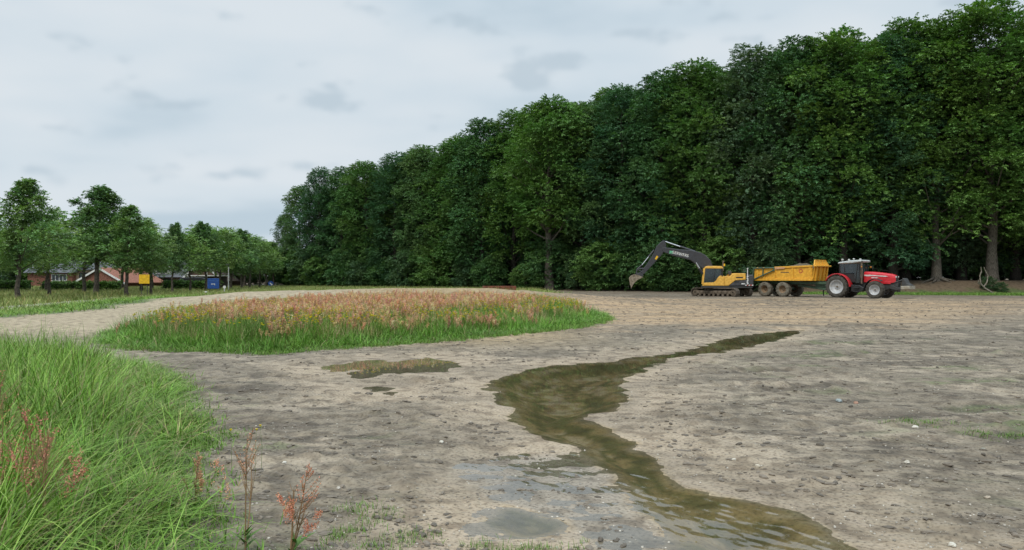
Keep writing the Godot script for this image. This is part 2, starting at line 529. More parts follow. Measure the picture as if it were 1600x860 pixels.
func build_water() -> void:
	var s := Shape.new()
	var ripple := func(x: float, d: float) -> float:
		var flow := sm(9.3, 8.3, d)
		var h := 0.00025 * nA.get_noise_2d(x * 6.0, d * 5.0)
		h += flow * (0.0008 * nB.get_noise_2d(x * 10.0 + d * 4.0, d * 4.0) + 0.0008 * nC.get_noise_2d(x * 18.0 + d * 7.0, d * 10.0))
		return WATER + h
	var cells := func(x0: float, x1: float, d0: float, d1: float, st: float, reach: float, to: Shape, only: PackedVector2Array) -> void:
		var nx := int(ceil((x1 - x0) / st))
		var nd := int(ceil((d1 - d0) / st))
		var row := []
		var nor := []
		for j in nd + 1:
			var hs := PackedVector3Array()
			for i in nx + 1:
				var x := x0 + i * st
				var d := d0 + j * st
				hs.append(Vector3(x, ripple.call(x, d), -d))
			row.append(hs)
		for j in nd + 1:
			var ns := PackedVector3Array()
			for i in nx + 1:
				var dx: Vector3 = row[j][mini(i + 1, nx)] - row[j][maxi(i - 1, 0)]
				var dz: Vector3 = row[maxi(j - 1, 0)][i] - row[mini(j + 1, nd)][i]
				ns.append(dz.cross(dx).normalized())
			nor.append(ns)
		for j in nd:
			for i in nx:
				var p := Vector2(x0 + (i + 0.5) * st, d0 + (j + 0.5) * st)
				var wetness: float = inside(only, p)
				if only == STREAM: wetness = maxf(wetness, film(p))
				if wetness > -reach:
					to.tri_s(row[j][i], row[j + 1][i], row[j][i + 1], nor[j][i], nor[j + 1][i], nor[j][i + 1])
					to.tri_s(row[j][i + 1], row[j + 1][i], row[j + 1][i + 1], nor[j][i + 1], nor[j + 1][i], nor[j + 1][i + 1])
	cells.call(-0.9, 3.0, 2.4, 9.6, 0.03, 0.14, s, STREAM)
	cells.call(-1.2, 9.6, 9.6, 25.2, 0.12, 0.3, s, STREAM)
	var o := obj("stream", s, M.water)
	o.set_meta("kind", "structure")
	tag(o, "shallow brown stream winding from a dark still pool over sand", "stream")
	var p2 := Shape.new()
	cells.call(-3.8, -0.5, 12.1, 16.2, 0.1, 0.25, p2, PUDDLE)
	o = obj("puddle", p2, M.water)
	o.set_meta("kind", "structure")
	tag(o, "wide olive puddle in the mud before the flowering bank", "puddle")
	var p3 := Shape.new()
	cells.call(-2.3, -1.4, 10.5, 11.9, 0.06, 0.2, p3, PUDDLE_SMALL)
	o = obj("puddle", p3, M.water)
	o.set_meta("kind", "structure")
	tag(o, "small narrow puddle in the mud below the wide olive one", "puddle")

# ------------------------------------------------------------------ trees
func sprig(count: int, leaf: float, length: float, droop: float) -> Array:   # a twig's worth of leaves, folded along their midribs
	var v := PackedVector3Array()
	var n := PackedVector3Array()
	for i in count:
		var t := float(i + 0.5) / count
		var base := Vector3(rr(-0.12, 0.12) * length, -droop * t * t * length + rr(-0.1, 0.1) * length, t * length - 0.3 * length)
		var yaw := rr(-1.5, 1.5) + (PI if rng.randf() < 0.15 else 0.0)
		var b := Basis(Vector3.UP, yaw) * Basis(Vector3.RIGHT, rr(-0.35, 0.75)) * Basis(Vector3.BACK, rr(-0.6, 0.6))
		var l := leaf * rr(0.75, 1.3)
		var w := l * rr(0.26, 0.38)
		var root := base
		var tip := base + b * Vector3(0, -0.12 * l, l)
		var lf := base + b * Vector3(-w, 0.1 * l, l * 0.45)
		var rt := base + b * Vector3(w, 0.1 * l, l * 0.45)
		for tr in [[root, lf, tip], [root, tip, rt]]:
			var f: Vector3 = (tr[2] - tr[0]).cross(tr[1] - tr[0]).normalized()
			for p in tr:
				v.append(p); n.append(f)
	return [v, n]

# style: height, reach, clear stem, stem radius, clumps, sprigs in a clump, leaf, shape (0 round, 1 upright, 2 hanging), lean
func grow(sd: int, s: Dictionary) -> Dictionary:
	rng.seed = sd
	var H: float = s.h
	var R: float = s.r
	var base: float = s.clear
	var tr: float = s.stem
	var sprigs := []
	for i in 7: sprigs.append(sprig(s.get("leaves", 8), s.leaf, s.leaf * 2.6, s.get("droop", 0.25)))
	var wood := Shape.new()
	var crown := Shape.new()
	var lean: Vector3 = Vector3(rr(-1, 1), 0, rr(-1, 1)) * s.get("lean", 0.03) * H
	var path := []
	var rad := []
	for i in 9:
		var t := i / 8.0
		path.append(Vector3(0, H * 0.9 * t, 0) + lean * t * t + Vector3(rr(-1, 1), 0, rr(-1, 1)) * tr * 0.5 * (1.0 if i > 0 else 0.0))
		rad.append(tr * pow(1.0 - t * 0.93, 0.85) * (1.0 + 0.55 * exp(-t * 40.0)))
	path[0].y = -0.4
	path.insert(1, Vector3(0, H * 0.02, 0)); rad.insert(1, tr * 1.22)
	wood.tube(path, rad, 9, false)
	var axis := func(y: float) -> Vector3:
		for i in path.size() - 1:
			if y <= path[i + 1].y: return path[i].lerp(path[i + 1], clampf((y - path[i].y) / (path[i + 1].y - path[i].y), 0, 1))
		return path[path.size() - 1]
	var col: Color = s.col
	for k in s.clumps:
		var t: float = (k + rng.randf()) / s.clumps
		t = pow(t, s.get("low", 0.85))
		var env := 0.0
		match s.shape:
			0: env = pow(sin(PI * clampf(0.12 + 0.86 * t, 0, 1)), 0.6)
			1: env = pow(1.0 - t, 0.62) * sm(-0.12, 0.25, t)
			2: env = pow(sin(PI * clampf(0.05 + 0.9 * t, 0, 1)), 0.8)
		var ang: float = k * 2.39996 + rr(-0.5, 0.5)
		var out: float = R * env * sqrt(rr(0.16, 1.0)) * rr(0.86, 1.1) * (1.0 + s.get("ragged", 0.12) * sin(ang * 3.0 + t * 17.0 + sd))
		var y := base + (H - base) * t
		var stem_at: Vector3 = axis.call(y)
		var centre := Vector3(stem_at.x + cos(ang) * out, y, stem_at.z + sin(ang) * out)
		var cr: float = R * rr(0.2, 0.36) * s.get("lump", 1.0) * (1.15 - 0.6 * t if s.shape == 1 else 1.0)
		var from: Vector3 = axis.call(maxf(base * 0.7, y - out * rr(0.5, 0.9)))
		if k % 2 == 0:
			var mid := from.lerp(centre, 0.55) + Vector3(0, -out * 0.06, 0)
			var w0 := tr * 0.3 * (1.0 - 0.7 * t)
			wood.tube([from, mid, centre], [w0, w0 * 0.6, 0.02], 5, false)
		var tone := rr(0.8, 1.2)
		var warm := rr(-0.1, 0.1)
		for i in s.sprigs:
			var q := Vector3(rng.randfn(), rng.randfn() * 0.8 + 0.35, rng.randfn()).normalized() * pow(rng.randf(), 0.3)
			q.y *= s.get("flat", 0.68)
			if s.shape == 2 and q.y < 0.0: q.y *= 2.2
			var p := centre + q * cr
			var dirn := Vector3(p.x - lean.x * 0.5, 0, p.z - lean.z * 0.5).normalized() * 0.8 + q * 0.9 + Vector3(rr(-0.6, 0.6), rr(-0.15, 0.35), rr(-0.6, 0.6))
			var b := Basis.looking_at(-dirn.normalized(), Vector3.UP)
			b = b * Basis(Vector3.BACK, rr(-0.5, 0.5))
			var sz := rr(0.75, 1.3)
			var g := tone * rr(0.82, 1.18)
			crown.put(sprigs[i % 7][0], sprigs[i % 7][1], Transform3D(b.scaled(Vector3.ONE * sz), p), Color(col.r * g * (1.0 + warm), col.g * g, col.b * g * (1.0 - warm)))
	return {"wood": wood.mesh(), "crown": crown.mesh()}

func tree(called: String, kind: Dictionary, x: float, d: float, size: Vector3, turn: float, bark: Material, label: String, category: String, group: String) -> Node3D:
	var t := thing(called, label, category, Vector3(x, ground(x, d) - 0.03, -d), turn, group)
	t.scale = size
	obj("trunk", kind.wood, bark, t)
	obj("crown", kind.crown, M.leaf, t)
	return t

func build_wood() -> void:
	var big := {"r": 5.6, "h": 25.0, "clear": 3.2, "stem": 0.42, "clumps": 112, "sprigs": 70, "leaves": 14, "leaf": 0.2, "shape": 0, "lump": 1.05}
	var kinds := []
	var tones := [Color(0.084, 0.180, 0.064), Color(0.122, 0.226, 0.062), Color(0.078, 0.168, 0.076), Color(0.134, 0.228, 0.084), Color(0.132, 0.242, 0.058), Color(0.122, 0.194, 0.098)]
	for i in 6:
		var s := big.duplicate()
		s.col = tones[i]
		s.shape = [0, 0, 0, 0, 0, 2][i]
		s.r = [5.8, 6.3, 5.0, 5.4, 6.0, 4.6][i]
		s.low = [0.9, 0.8, 1.0, 0.85, 0.75, 0.9][i]
		s.leaf = [0.18, 0.195, 0.155, 0.185, 0.175, 0.15][i]
		s.clear = [2.2, 3.4, 1.4, 2.8, 4.2, 2.0][i]
		s.lean = [0.02, 0.04, 0.01, 0.03, 0.05, 0.02][i]
		kinds.append(grow(100 + i, s))
	print("wood kinds")
	var labels := [
		"tall dense dark green oak standing in the wood edge", "tall spreading oak with yellowish green crown in the wood edge", "dark green alder with fine leaves in the wood edge",
		"tall pale green maple with loose crown in the wood edge", "tall bright green beech with high clear stem in the wood edge", "slender grey green birch with hanging sprays in the wood edge"]
	var names := ["oak_tree", "oak_tree", "alder_tree", "maple_tree", "beech_tree", "birch_tree"]
	# front row: x, d behind the edge, height in metres, kind
	var front := [
		[-37.5, 1.0, 11.5, 5, "small pale birch at the far end of the wood beside the avenue"], [-34.0, 0.5, 15.5, 3, "second tree of the wood counted from the pale end birch"], [-30.0, 0.2, 18.0, 2, "dark green alder third from the pale end birch"],
		[-26.0, 0.8, 17.6, 0, "dense dark oak fourth from the pale end birch"], [-21.5, 0.6, 17.9, 1, "yellowish oak fifth from the pale end birch"], [-17.0, 0.2, 18.9, 2, "dark green alder behind the middle of the sand heap"],
		[-12.5, 0.5, 19.4, 3, "loose pale green maple behind the crest of the sand heap"], [-8.5, 0.8, 19.6, 1, "yellowish spreading oak behind the crest of the sand heap"], [-4.0, 0.6, 21.8, 0, "dense dark oak behind the rusty steel box"],
		[0.2, 1.2, 22.6, 4, "tall beech directly beside the oak with the leaning bare trunk"], [8.6, 0.6, 22.0, 3, "pale green maple between the bare leaning trunk and the digger bucket"], [13.0, 1.0, 23.5, 2, "dark green alder behind the raised digger bucket"],
		[17.2, 0.8, 24.0, 0, "dense dark oak behind the boom of the excavator"], [21.3, 0.9, 24.5, 1, "yellowish spreading oak behind the cab of the excavator"], [25.6, 0.4, 25.5, 5, "tall grey green birch behind the orange trailer"],
		[29.8, 1.2, 25.0, 0, "dense dark oak behind the front of the orange trailer"], [34.0, 0.8, 24.6, 4, "tall bright beech behind the red tractor"], [38.6, 1.0, 24.5, 2, "dark green alder between the red tractor and the slim beech"],
		[52.6, 1.2, 24.8, 1, "broad yellowish oak next to the thick grey beech on the bank"], [58.0, 0.8, 24.0, 0, "dense dark oak beyond the thick grey beech"], [64.0, 1.0, 24.5, 4, "last beech of the wood edge beyond the earth bank"]]
	rng.seed = 41
	for f in front:
		var sc: float = f[2] / 25.0
		tree(names[f[3]], kinds[f[3]], f[0], edge_d(f[0]) + f[1] + 2.2, Vector3(sc * rr(0.95, 1.1), sc, sc * rr(0.95, 1.1)), rr(0, 360), M.bark, f[4], "tree", "trees of the wood edge")
	# three trees whose stems show
	var bare := big.duplicate()
	bare.merge({"col": tones[4], "clear": 7.5, "stem": 0.52, "lean": 0.05, "low": 0.9, "leaf": 0.19, "h": 22.2}, true)
	tree("oak_tree", grow(131, bare), 4.55, edge_d(4.5) - 0.8, Vector3.ONE, 75, M.bark_pale, "oak whose tall leaning bare trunk stands clear of the wood edge", "tree", "trees of the wood edge")
	tree("beech_tree", kinds[4], 42.6, edge_d(42.6) + 3.4, Vector3(1.0, 1.02, 1.0), 200, M.bark_pale, "slim grey trunked beech with bare roots on the earth bank", "tree", "trees of the wood edge")
	tree("beech_tree", kinds[4], 47.6, edge_d(47.6) + 3.6, Vector3(1.2, 1.06, 1.2), 20, M.bark_pale, "thick grey trunked beech on top of the earth bank", "tree", "trees of the wood edge")
	# behind them
	rng.seed = 42
	for row in 4:
		var x := -31.0 + row * 2.2
		while x < 66.0 + row * 5.0:
			var k := rng.randi() % 6
			var hh := lerpf(16.0, 24.8, sm(-40, 30, x)) * rr(0.93, 1.05)
			var d := edge_d(x) + 8.0 + row * 5.5 + rr(-1.2, 1.2)
			var sc := hh / 25.0
			tree(names[k], kinds[k], x, d, Vector3(sc * 1.1, sc, sc * 1.1), rr(0, 360), M.bark, labels[k].replace("in the wood edge", "deeper in the wood").replace("standing deeper", "standing deeper"), "tree", "trees deeper in the wood")
			x += rr(5.2, 7.0)
	# undergrowth
	bushes = []
	for i in 3:
		bushes.append(grow(300 + i, {"h": 4.6, "r": 2.6, "clear": 0.25, "stem": 0.07, "clumps": 34, "sprigs": 40, "leaves": 11, "leaf": 0.16, "shape": 0, "lump": 1.1, "col": [Color(0.09, 0.182, 0.062), Color(0.125, 0.225, 0.06), Color(0.10, 0.175, 0.078)][i], "low": 1.0}))
	rng.seed = 43
	var x := -36.0
	while x < 27.0:
		var k := rng.randi() % 3
		var sc := rr(0.6, 1.35)
		tree("undergrowth_bush", bushes[k], x, edge_d(x) + rr(-0.3, 2.2), Vector3(sc * rr(0.9, 1.3), sc, sc), rr(0, 360), M.bark, ["dark green leafy bush at the foot of the wood", "fresh green leafy bush at the foot of the wood", "dull green leafy bush at the foot of the wood"][k], "bush", "bushes at the foot of the wood")
		x += rr(1.6, 3.4) if x < -3.0 or x > 7.0 else rr(2.8, 4.5)
	for row in 2:  # inner bush rows, mostly hidden, added to keep skylight from leaking through
		x = -34.0
		while x < 66.0:
			var k := rng.randi() % 3
			var sc := rr(0.9, 1.5)
			tree("undergrowth_bush", bushes[k], x, edge_d(x) + 11.0 + row * 9.0 + rr(-1, 1), Vector3(sc * 1.4, sc, sc), rr(0, 360), M.bark, "mostly unseen bush added deep inside the wood to block skylight", "bush", "added skylight blocking bushes inside the wood")
			x += rr(3.2, 4.6)
	for b in [[45.6, -0.2, 0.26], [46.3, -0.9, 0.2], [51.4, -0.4, 0.3]]:
		tree("bank_bush", bushes[rng.randi() % 3], b[0], edge_d(b[0]) + 0.6 + b[1], Vector3(b[2] * 1.3, b[2], b[2]), rr(0, 360), M.bark, "low leafy scrub growing on the bare earth bank", "bush", "scrub on the earth bank")
	# exposed roots and a bare forked branch on the bank
	var rt := Shape.new()
	for a in [[-1.9, 0.5], [-1.2, 0.9], [0.8, 1.0], [1.5, 0.5]]:
		var gx: float = 42.6 + a[0]
		var gd: float = edge_d(42.6) + 3.4 - a[1]
		rt.tube([Vector3(42.6, ground(42.6, edge_d(42.6) + 3.4) + 0.35, -edge_d(42.6) - 3.4), Vector3(lerpf(42.6, gx, 0.5), ground(lerpf(42.6, gx, 0.5), gd) + 0.16, -gd), Vector3(gx, ground(gx, gd - 0.3) + 0.0, -gd + 0.3)], [0.16, 0.09, 0.03], 7)
	tag(obj("tree_roots", rt, M.bark_pale), "pale bare roots spreading over the earth bank below the slim beech", "roots")
	var br := Shape.new()
	var bd := edge_d(44.3) - 1.0
	var o := Vector3(44.4, ground(44.4, bd), -bd)
	br.tube([o + Vector3(0.9, 0.0, 0.2), o + Vector3(0.2, 0.5, 0), o + Vector3(-0.15, 0.95, -0.1), o + Vector3(-0.2, 1.7, -0.1), o + Vector3(-0.05, 2.05, -0.1), o + Vector3(-0.1, 2.5, -0.1)], [0.07, 0.075, 0.07, 0.06, 0.05, 0.03], 7)
	br.tube([o + Vector3(0.1, 0.6, 0), o + Vector3(0.55, 1.1, -0.2), o + Vector3(0.62, 1.7, -0.2), o + Vector3(0.3, 2.3, -0.2), o + Vector3(0.25, 2.5, -0.2)], [0.06, 0.055, 0.05, 0.04, 0.02], 7)
	br.tube([o + Vector3(-0.1, 0.8, -0.1), o + Vector3(-0.42, 0.95, 0), o + Vector3(-0.4, 1.3, 0)], [0.05, 0.045, 0.02], 7)
	tag(obj("fallen_branch", br, M.deadwood), "bare pale forked branch leaning on the earth bank", "branch")

var bushes := []
func build_road_trees() -> void:
	var kinds := []
	var cols := [Color(0.17, 0.275, 0.095), Color(0.22, 0.33, 0.10), Color(0.145, 0.24, 0.095), Color(0.195, 0.30, 0.095)]
	for i in 4:
		kinds.append(grow(200 + i, {"h": 9.0, "r": [2.3, 2.7, 2.2, 2.6][i], "clear": [2.9, 3.3, 3.0, 3.3][i], "stem": 0.15, "clumps": [66, 56, 80, 60][i], "sprigs": 26, "leaves": 11, "leaf": 0.13, "shape": [1, 0, 1, 0][i], "lump": [0.8, 1.0, 0.8, 0.95][i], "col": cols[i], "low": [0.95, 1.0, 0.9, 1.0][i], "lean": 0.06, "ragged": 0.45, "flat": 1.05}))
	# x, d, height, kind, width
	var row := [
		[-31.5, 51.0, 7.7, 0, 1.25, "slender tall roadside tree with airy tapering top beside the cycle path"],
		[-33.6, 58.0, 5.3, 1, 1.5, "low light green roadside tree before the brick house with white windows"],
		[-34.6, 66.5, 9.0, 2, 1.45, "tallest dark roadside tree, standing before the red tiled gable"],
		[-29.9, 62.0, 7.0, 0, 1.3, "roadside tree between the red tiled gable and the yellow sign"],
		[-28.9, 64.0, 5.2, 3, 1.35, "low broad roadside tree directly beside the yellow sign"],
		[-32.3, 76.0, 6.6, 2, 1.0, ""], [-31.4, 78.0, 5.5, 1, 1.3, ""], [-31.4, 82.0, 7.1, 2, 1.25, ""], [-32.2, 88.0, 6.7, 3, 1.3, ""], [-32.3, 92.0, 6.4, 0, 1.4, ""],
		[-33.1, 98.0, 6.6, 2, 1.4, ""], [-34.4, 105.0, 6.8, 3, 1.4, ""], [-34.7, 110.0, 6.5, 1, 1.4, ""], [-36.6, 119.0, 6.8, 2, 1.4, ""], [-37.3, 125.0, 7.0, 0, 1.4, ""],
		[-36.2, 55.0, 5.0, 3, 1.3, ""], [-49.5, 128.0, 9.5, 3, 1.4, ""], [-66.0, 136.0, 9.6, 1, 1.3, ""], [-72.5, 138.0, 10.0, 2, 1.4, ""], [-58.0, 138.0, 9.0, 0, 1.4, ""], [-45.0, 128.0, 9.0, 3, 1.4, ""],
		[-41.5, 124.0, 8.8, 2, 1.4, ""], [-52.0, 134.0, 9.5, 0, 1.4, ""], [-80.0, 134.0, 9.6, 3, 1.4, ""],
		[-49.5, 73.0, 7.2, 1, 1.5, ""], [-44.2, 76.0, 7.8, 3, 1.4, ""], [-39.6, 74.0, 7.4, 1, 1.45, ""], [-36.6, 79.0, 7.0, 3, 1.4, ""], [-40.6, 90.0, 7.6, 0, 1.5, ""], [-54.5, 80.0, 8.0, 3, 1.5, ""], [-45.8, 94.0, 8.2, 1, 1.5, ""], [-38.5, 104.0, 7.6, 3, 1.5, ""]]
	rng.seed = 51
	for i in row.size():
		var r: Array = row[i]
		var sc: float = r[2] / 9.0
		var lb: String = r[5] if r[5] else ("slim young tree in the avenue row further along the road" if i < 15 else "broad light tree in the second row between avenue and hedges" if i > 23 else "broad tree among the houses across the road")
		tree("roadside_tree", kinds[r[3]], r[0], r[1], Vector3(sc * r[4], sc, sc * r[4]), rr(0, 360), M.bark_road, lb, "tree", "trees along the road")
	# taller planting that closes the view behind the houses
	rng.seed = 52
	for i in 15:
		var x := -120.0 + i * 5.6 + rr(-1.5, 1.5)
		var d := 150.0 + rr(-6, 6)
		var sc := rr(0.75, 1.05)
		tree("garden_tree", kinds[i % 4], x, d, Vector3(sc * 1.5, sc, sc * 1.5), rr(0, 360), M.bark_road, "distant rounded garden tree behind the brick houses", "tree", "garden trees behind the houses")
	for i in 26:
		var x := -112.0 + i * 2.9 + rr(-0.6, 0.6)
		tree("garden_shrub", bushes[i % 3], x, 141.0 + rr(-3, 3), Vector3(1.25, 1.25, 1.1), rr(0, 360), M.bark_road, "dense garden shrub closing the gaps behind the brick houses", "bush", "garden shrubs behind the houses")
	for i in 7:
		var x := -50.0 + i * 2.6
		var k: Dictionary = kinds[[1, 3][i % 2]]
		tree("roadside_bush", k, x, 132.0 + rr(-3, 3), Vector3(0.62, 0.42, 0.62), rr(0, 360), M.bark_road, "bright green rounded bush closing the end of the road", "bush", "bushes at the road's end")
	# clipped hedges
	var leaf := []
	for i in 5: leaf.append(sprig(9, 0.15, 0.34, 0.1))
	for hd in [[-76.0, -50.5, 84.0, 1.15, "long clipped green hedge before the house with white windows"], [-49.8, -41.3, 84.6, 1.05, "clipped green hedge before the red tiled gable"], [-40.2, -33.5, 92.0, 1.1, "clipped green hedge behind the yellow sign"]]:
		var hs := Shape.new()
		var n := int((hd[1] - hd[0]) * 85)
		for i in n:
			var x := rr(hd[0], hd[1])
			var a := rr(0.0, 1.0)
			var y := rr(0.02, 1.0)
			var z := rr(-0.5, 0.5)
			if a < 0.55: z = 0.5 + rr(-0.15, 0.05)
			elif a < 0.85: y = 1.0 + rr(-0.08, 0.06)
			var g := rr(0.75, 1.25)
			var b := Basis(Vector3.UP, rr(0, TAU)) * Basis(Vector3.RIGHT, rr(-0.9, 0.4))
			hs.put(leaf[i % 5][0], leaf[i % 5][1], Transform3D(b, Vector3(x - hd[0], y * hd[3], z)), Color(0.085 * g, 0.16 * g, 0.032 * g))
		var t := thing("hedge", hd[4], "hedge", Vector3(hd[0], ground((hd[0] + hd[1]) / 2, hd[2]), -hd[2]), 0, "clipped hedges")
		obj("foliage", hs, M.leaf, t)
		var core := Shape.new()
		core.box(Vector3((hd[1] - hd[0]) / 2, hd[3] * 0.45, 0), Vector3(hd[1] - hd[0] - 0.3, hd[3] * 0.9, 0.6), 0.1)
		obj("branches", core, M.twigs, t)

# ------------------------------------------------------------------ grass and flowers
func blade(s: Shape, base: Vector3, yaw: float, lean: float, bend: float, length: float, width: float, segs: int, c0: Color, c1: Color) -> void:
	var p := base
	var dirn := Vector3(sin(yaw), 0, cos(yaw))
	var side := Vector3(cos(yaw), 0, -sin(yaw))
	var a := lean
	var pl := p - side * width * 0.5
	var pr := p + side * width * 0.5
	for i in segs:
		var t := float(i + 1) / segs
		a += bend / segs
		p += (dirn * sin(a) + Vector3.UP * cos(a)) * (length / segs)
		var w := width * (1.0 - t * t) * 0.5
		var ql := p - side * w
		var qr := p + side * w
		var f := (dirn * cos(a) - Vector3.UP * sin(a)) * -1.0
		s.tint = c0.lerp(c1, t)
		if i < segs - 1:
			s.tri(pl, pr, qr, f); s.tri(pl, qr, ql, f)
		else:
			s.tri(pl, pr, p, f)
		pl = ql; pr = qr

func tuft(sd: int, n: int, spread: float, lo: float, hi: float, width: float, bend: float, c0: Color, c1: Color, segs := 4) -> ArrayMesh:
	rng.seed = sd
	var s := Shape.new()
	for i in n:
		var g := rr(0.75, 1.25)
		var dry := rng.randf() < 0.07
		var a := Color(c0.r * g, c0.g * g, c0.b * g)
		var b := Color(c1.r * g, c1.g * g, c1.b * g)
		if dry:
			a = Color(0.22, 0.18, 0.08); b = Color(0.34, 0.27, 0.14)
		var q := Vector3(rng.randfn() * spread * 0.5, -0.02, rng.randfn() * spread * 0.5)
		blade(s, q, rr(0, TAU), rr(0.0, 0.35), rr(0.15, 1.0) * bend, rr(lo, hi), width * rr(0.6, 1.2), segs, a, b)
	return s.mesh()

func sorrel(sd: int, h: float, heads: int, seeds: int, grain: float, red: Color, parts := false, wide := 1.0) -> Array:
	rng.seed = sd
	var stem := Shape.new()
	var head := Shape.new()
	stem.tint = Color(0.30, 0.19, 0.10)
	var lean := Vector3(rr(-0.2, 0.2), 0, rr(-0.2, 0.2)) * h
	var tipp := Vector3(0, h, 0) + lean
	var path := [Vector3(0, -0.03, 0), Vector3(0, h * 0.4, 0) + lean * 0.2, Vector3(0, h * 0.75, 0) + lean * 0.6, tipp]
	stem.tube(path, [0.005, 0.004, 0.003, 0.0015], 4, false)
	for k in heads:
		var t := rr(0.5, 1.0)
		var from := Vector3(0, h * t, 0) + lean * t * t
		var yaw := rr(0, TAU)
		var ln := h * rr(0.14, 0.3) * (1.25 - t) * 1.6
		var to := from + Vector3(cos(yaw) * ln * 0.4 * wide, ln, sin(yaw) * ln * 0.4 * wide)
		if parts: stem.tube([from, from.lerp(to, 0.5) + Vector3(0, -0.01, 0), to], [0.0025, 0.002, 0.001], 3, false)
		for i in seeds:
			var q := from.lerp(to, rr(0.12, 1.0)) + Vector3(rng.randfn(), rng.randfn(), rng.randfn()) * grain * 1.1
			var g := rr(0.6, 1.35)
			head.tint = Color(red.r * g, red.g * g * rr(0.85, 1.2), red.b * g)
			var b := Basis(Vector3(rng.randfn(), rng.randfn(), rng.randfn()).normalized(), rr(0, TAU))
			var r := grain * rr(0.6, 1.2)
			var f := b * Vector3.BACK
			head.tri(q + b * Vector3(0, r, 0), q + b * Vector3(r * 0.8, 0, 0), q + b * Vector3(0, -r, 0), f)
			head.tri(q + b * Vector3(0, r, 0), q + b * Vector3(0, -r, 0), q + b * Vector3(-r * 0.8, 0, r * 0.4), f)
	return [stem, head]

func spot(x: float, d: float, sc: Vector3, tint: Color, sink := 0.0) -> Array:
	var b := Basis(Vector3.UP, rr(0, TAU)).scaled_local(sc)
	return [Transform3D(b, Vector3(x, ground(x, d) - sink, -d)), tint]

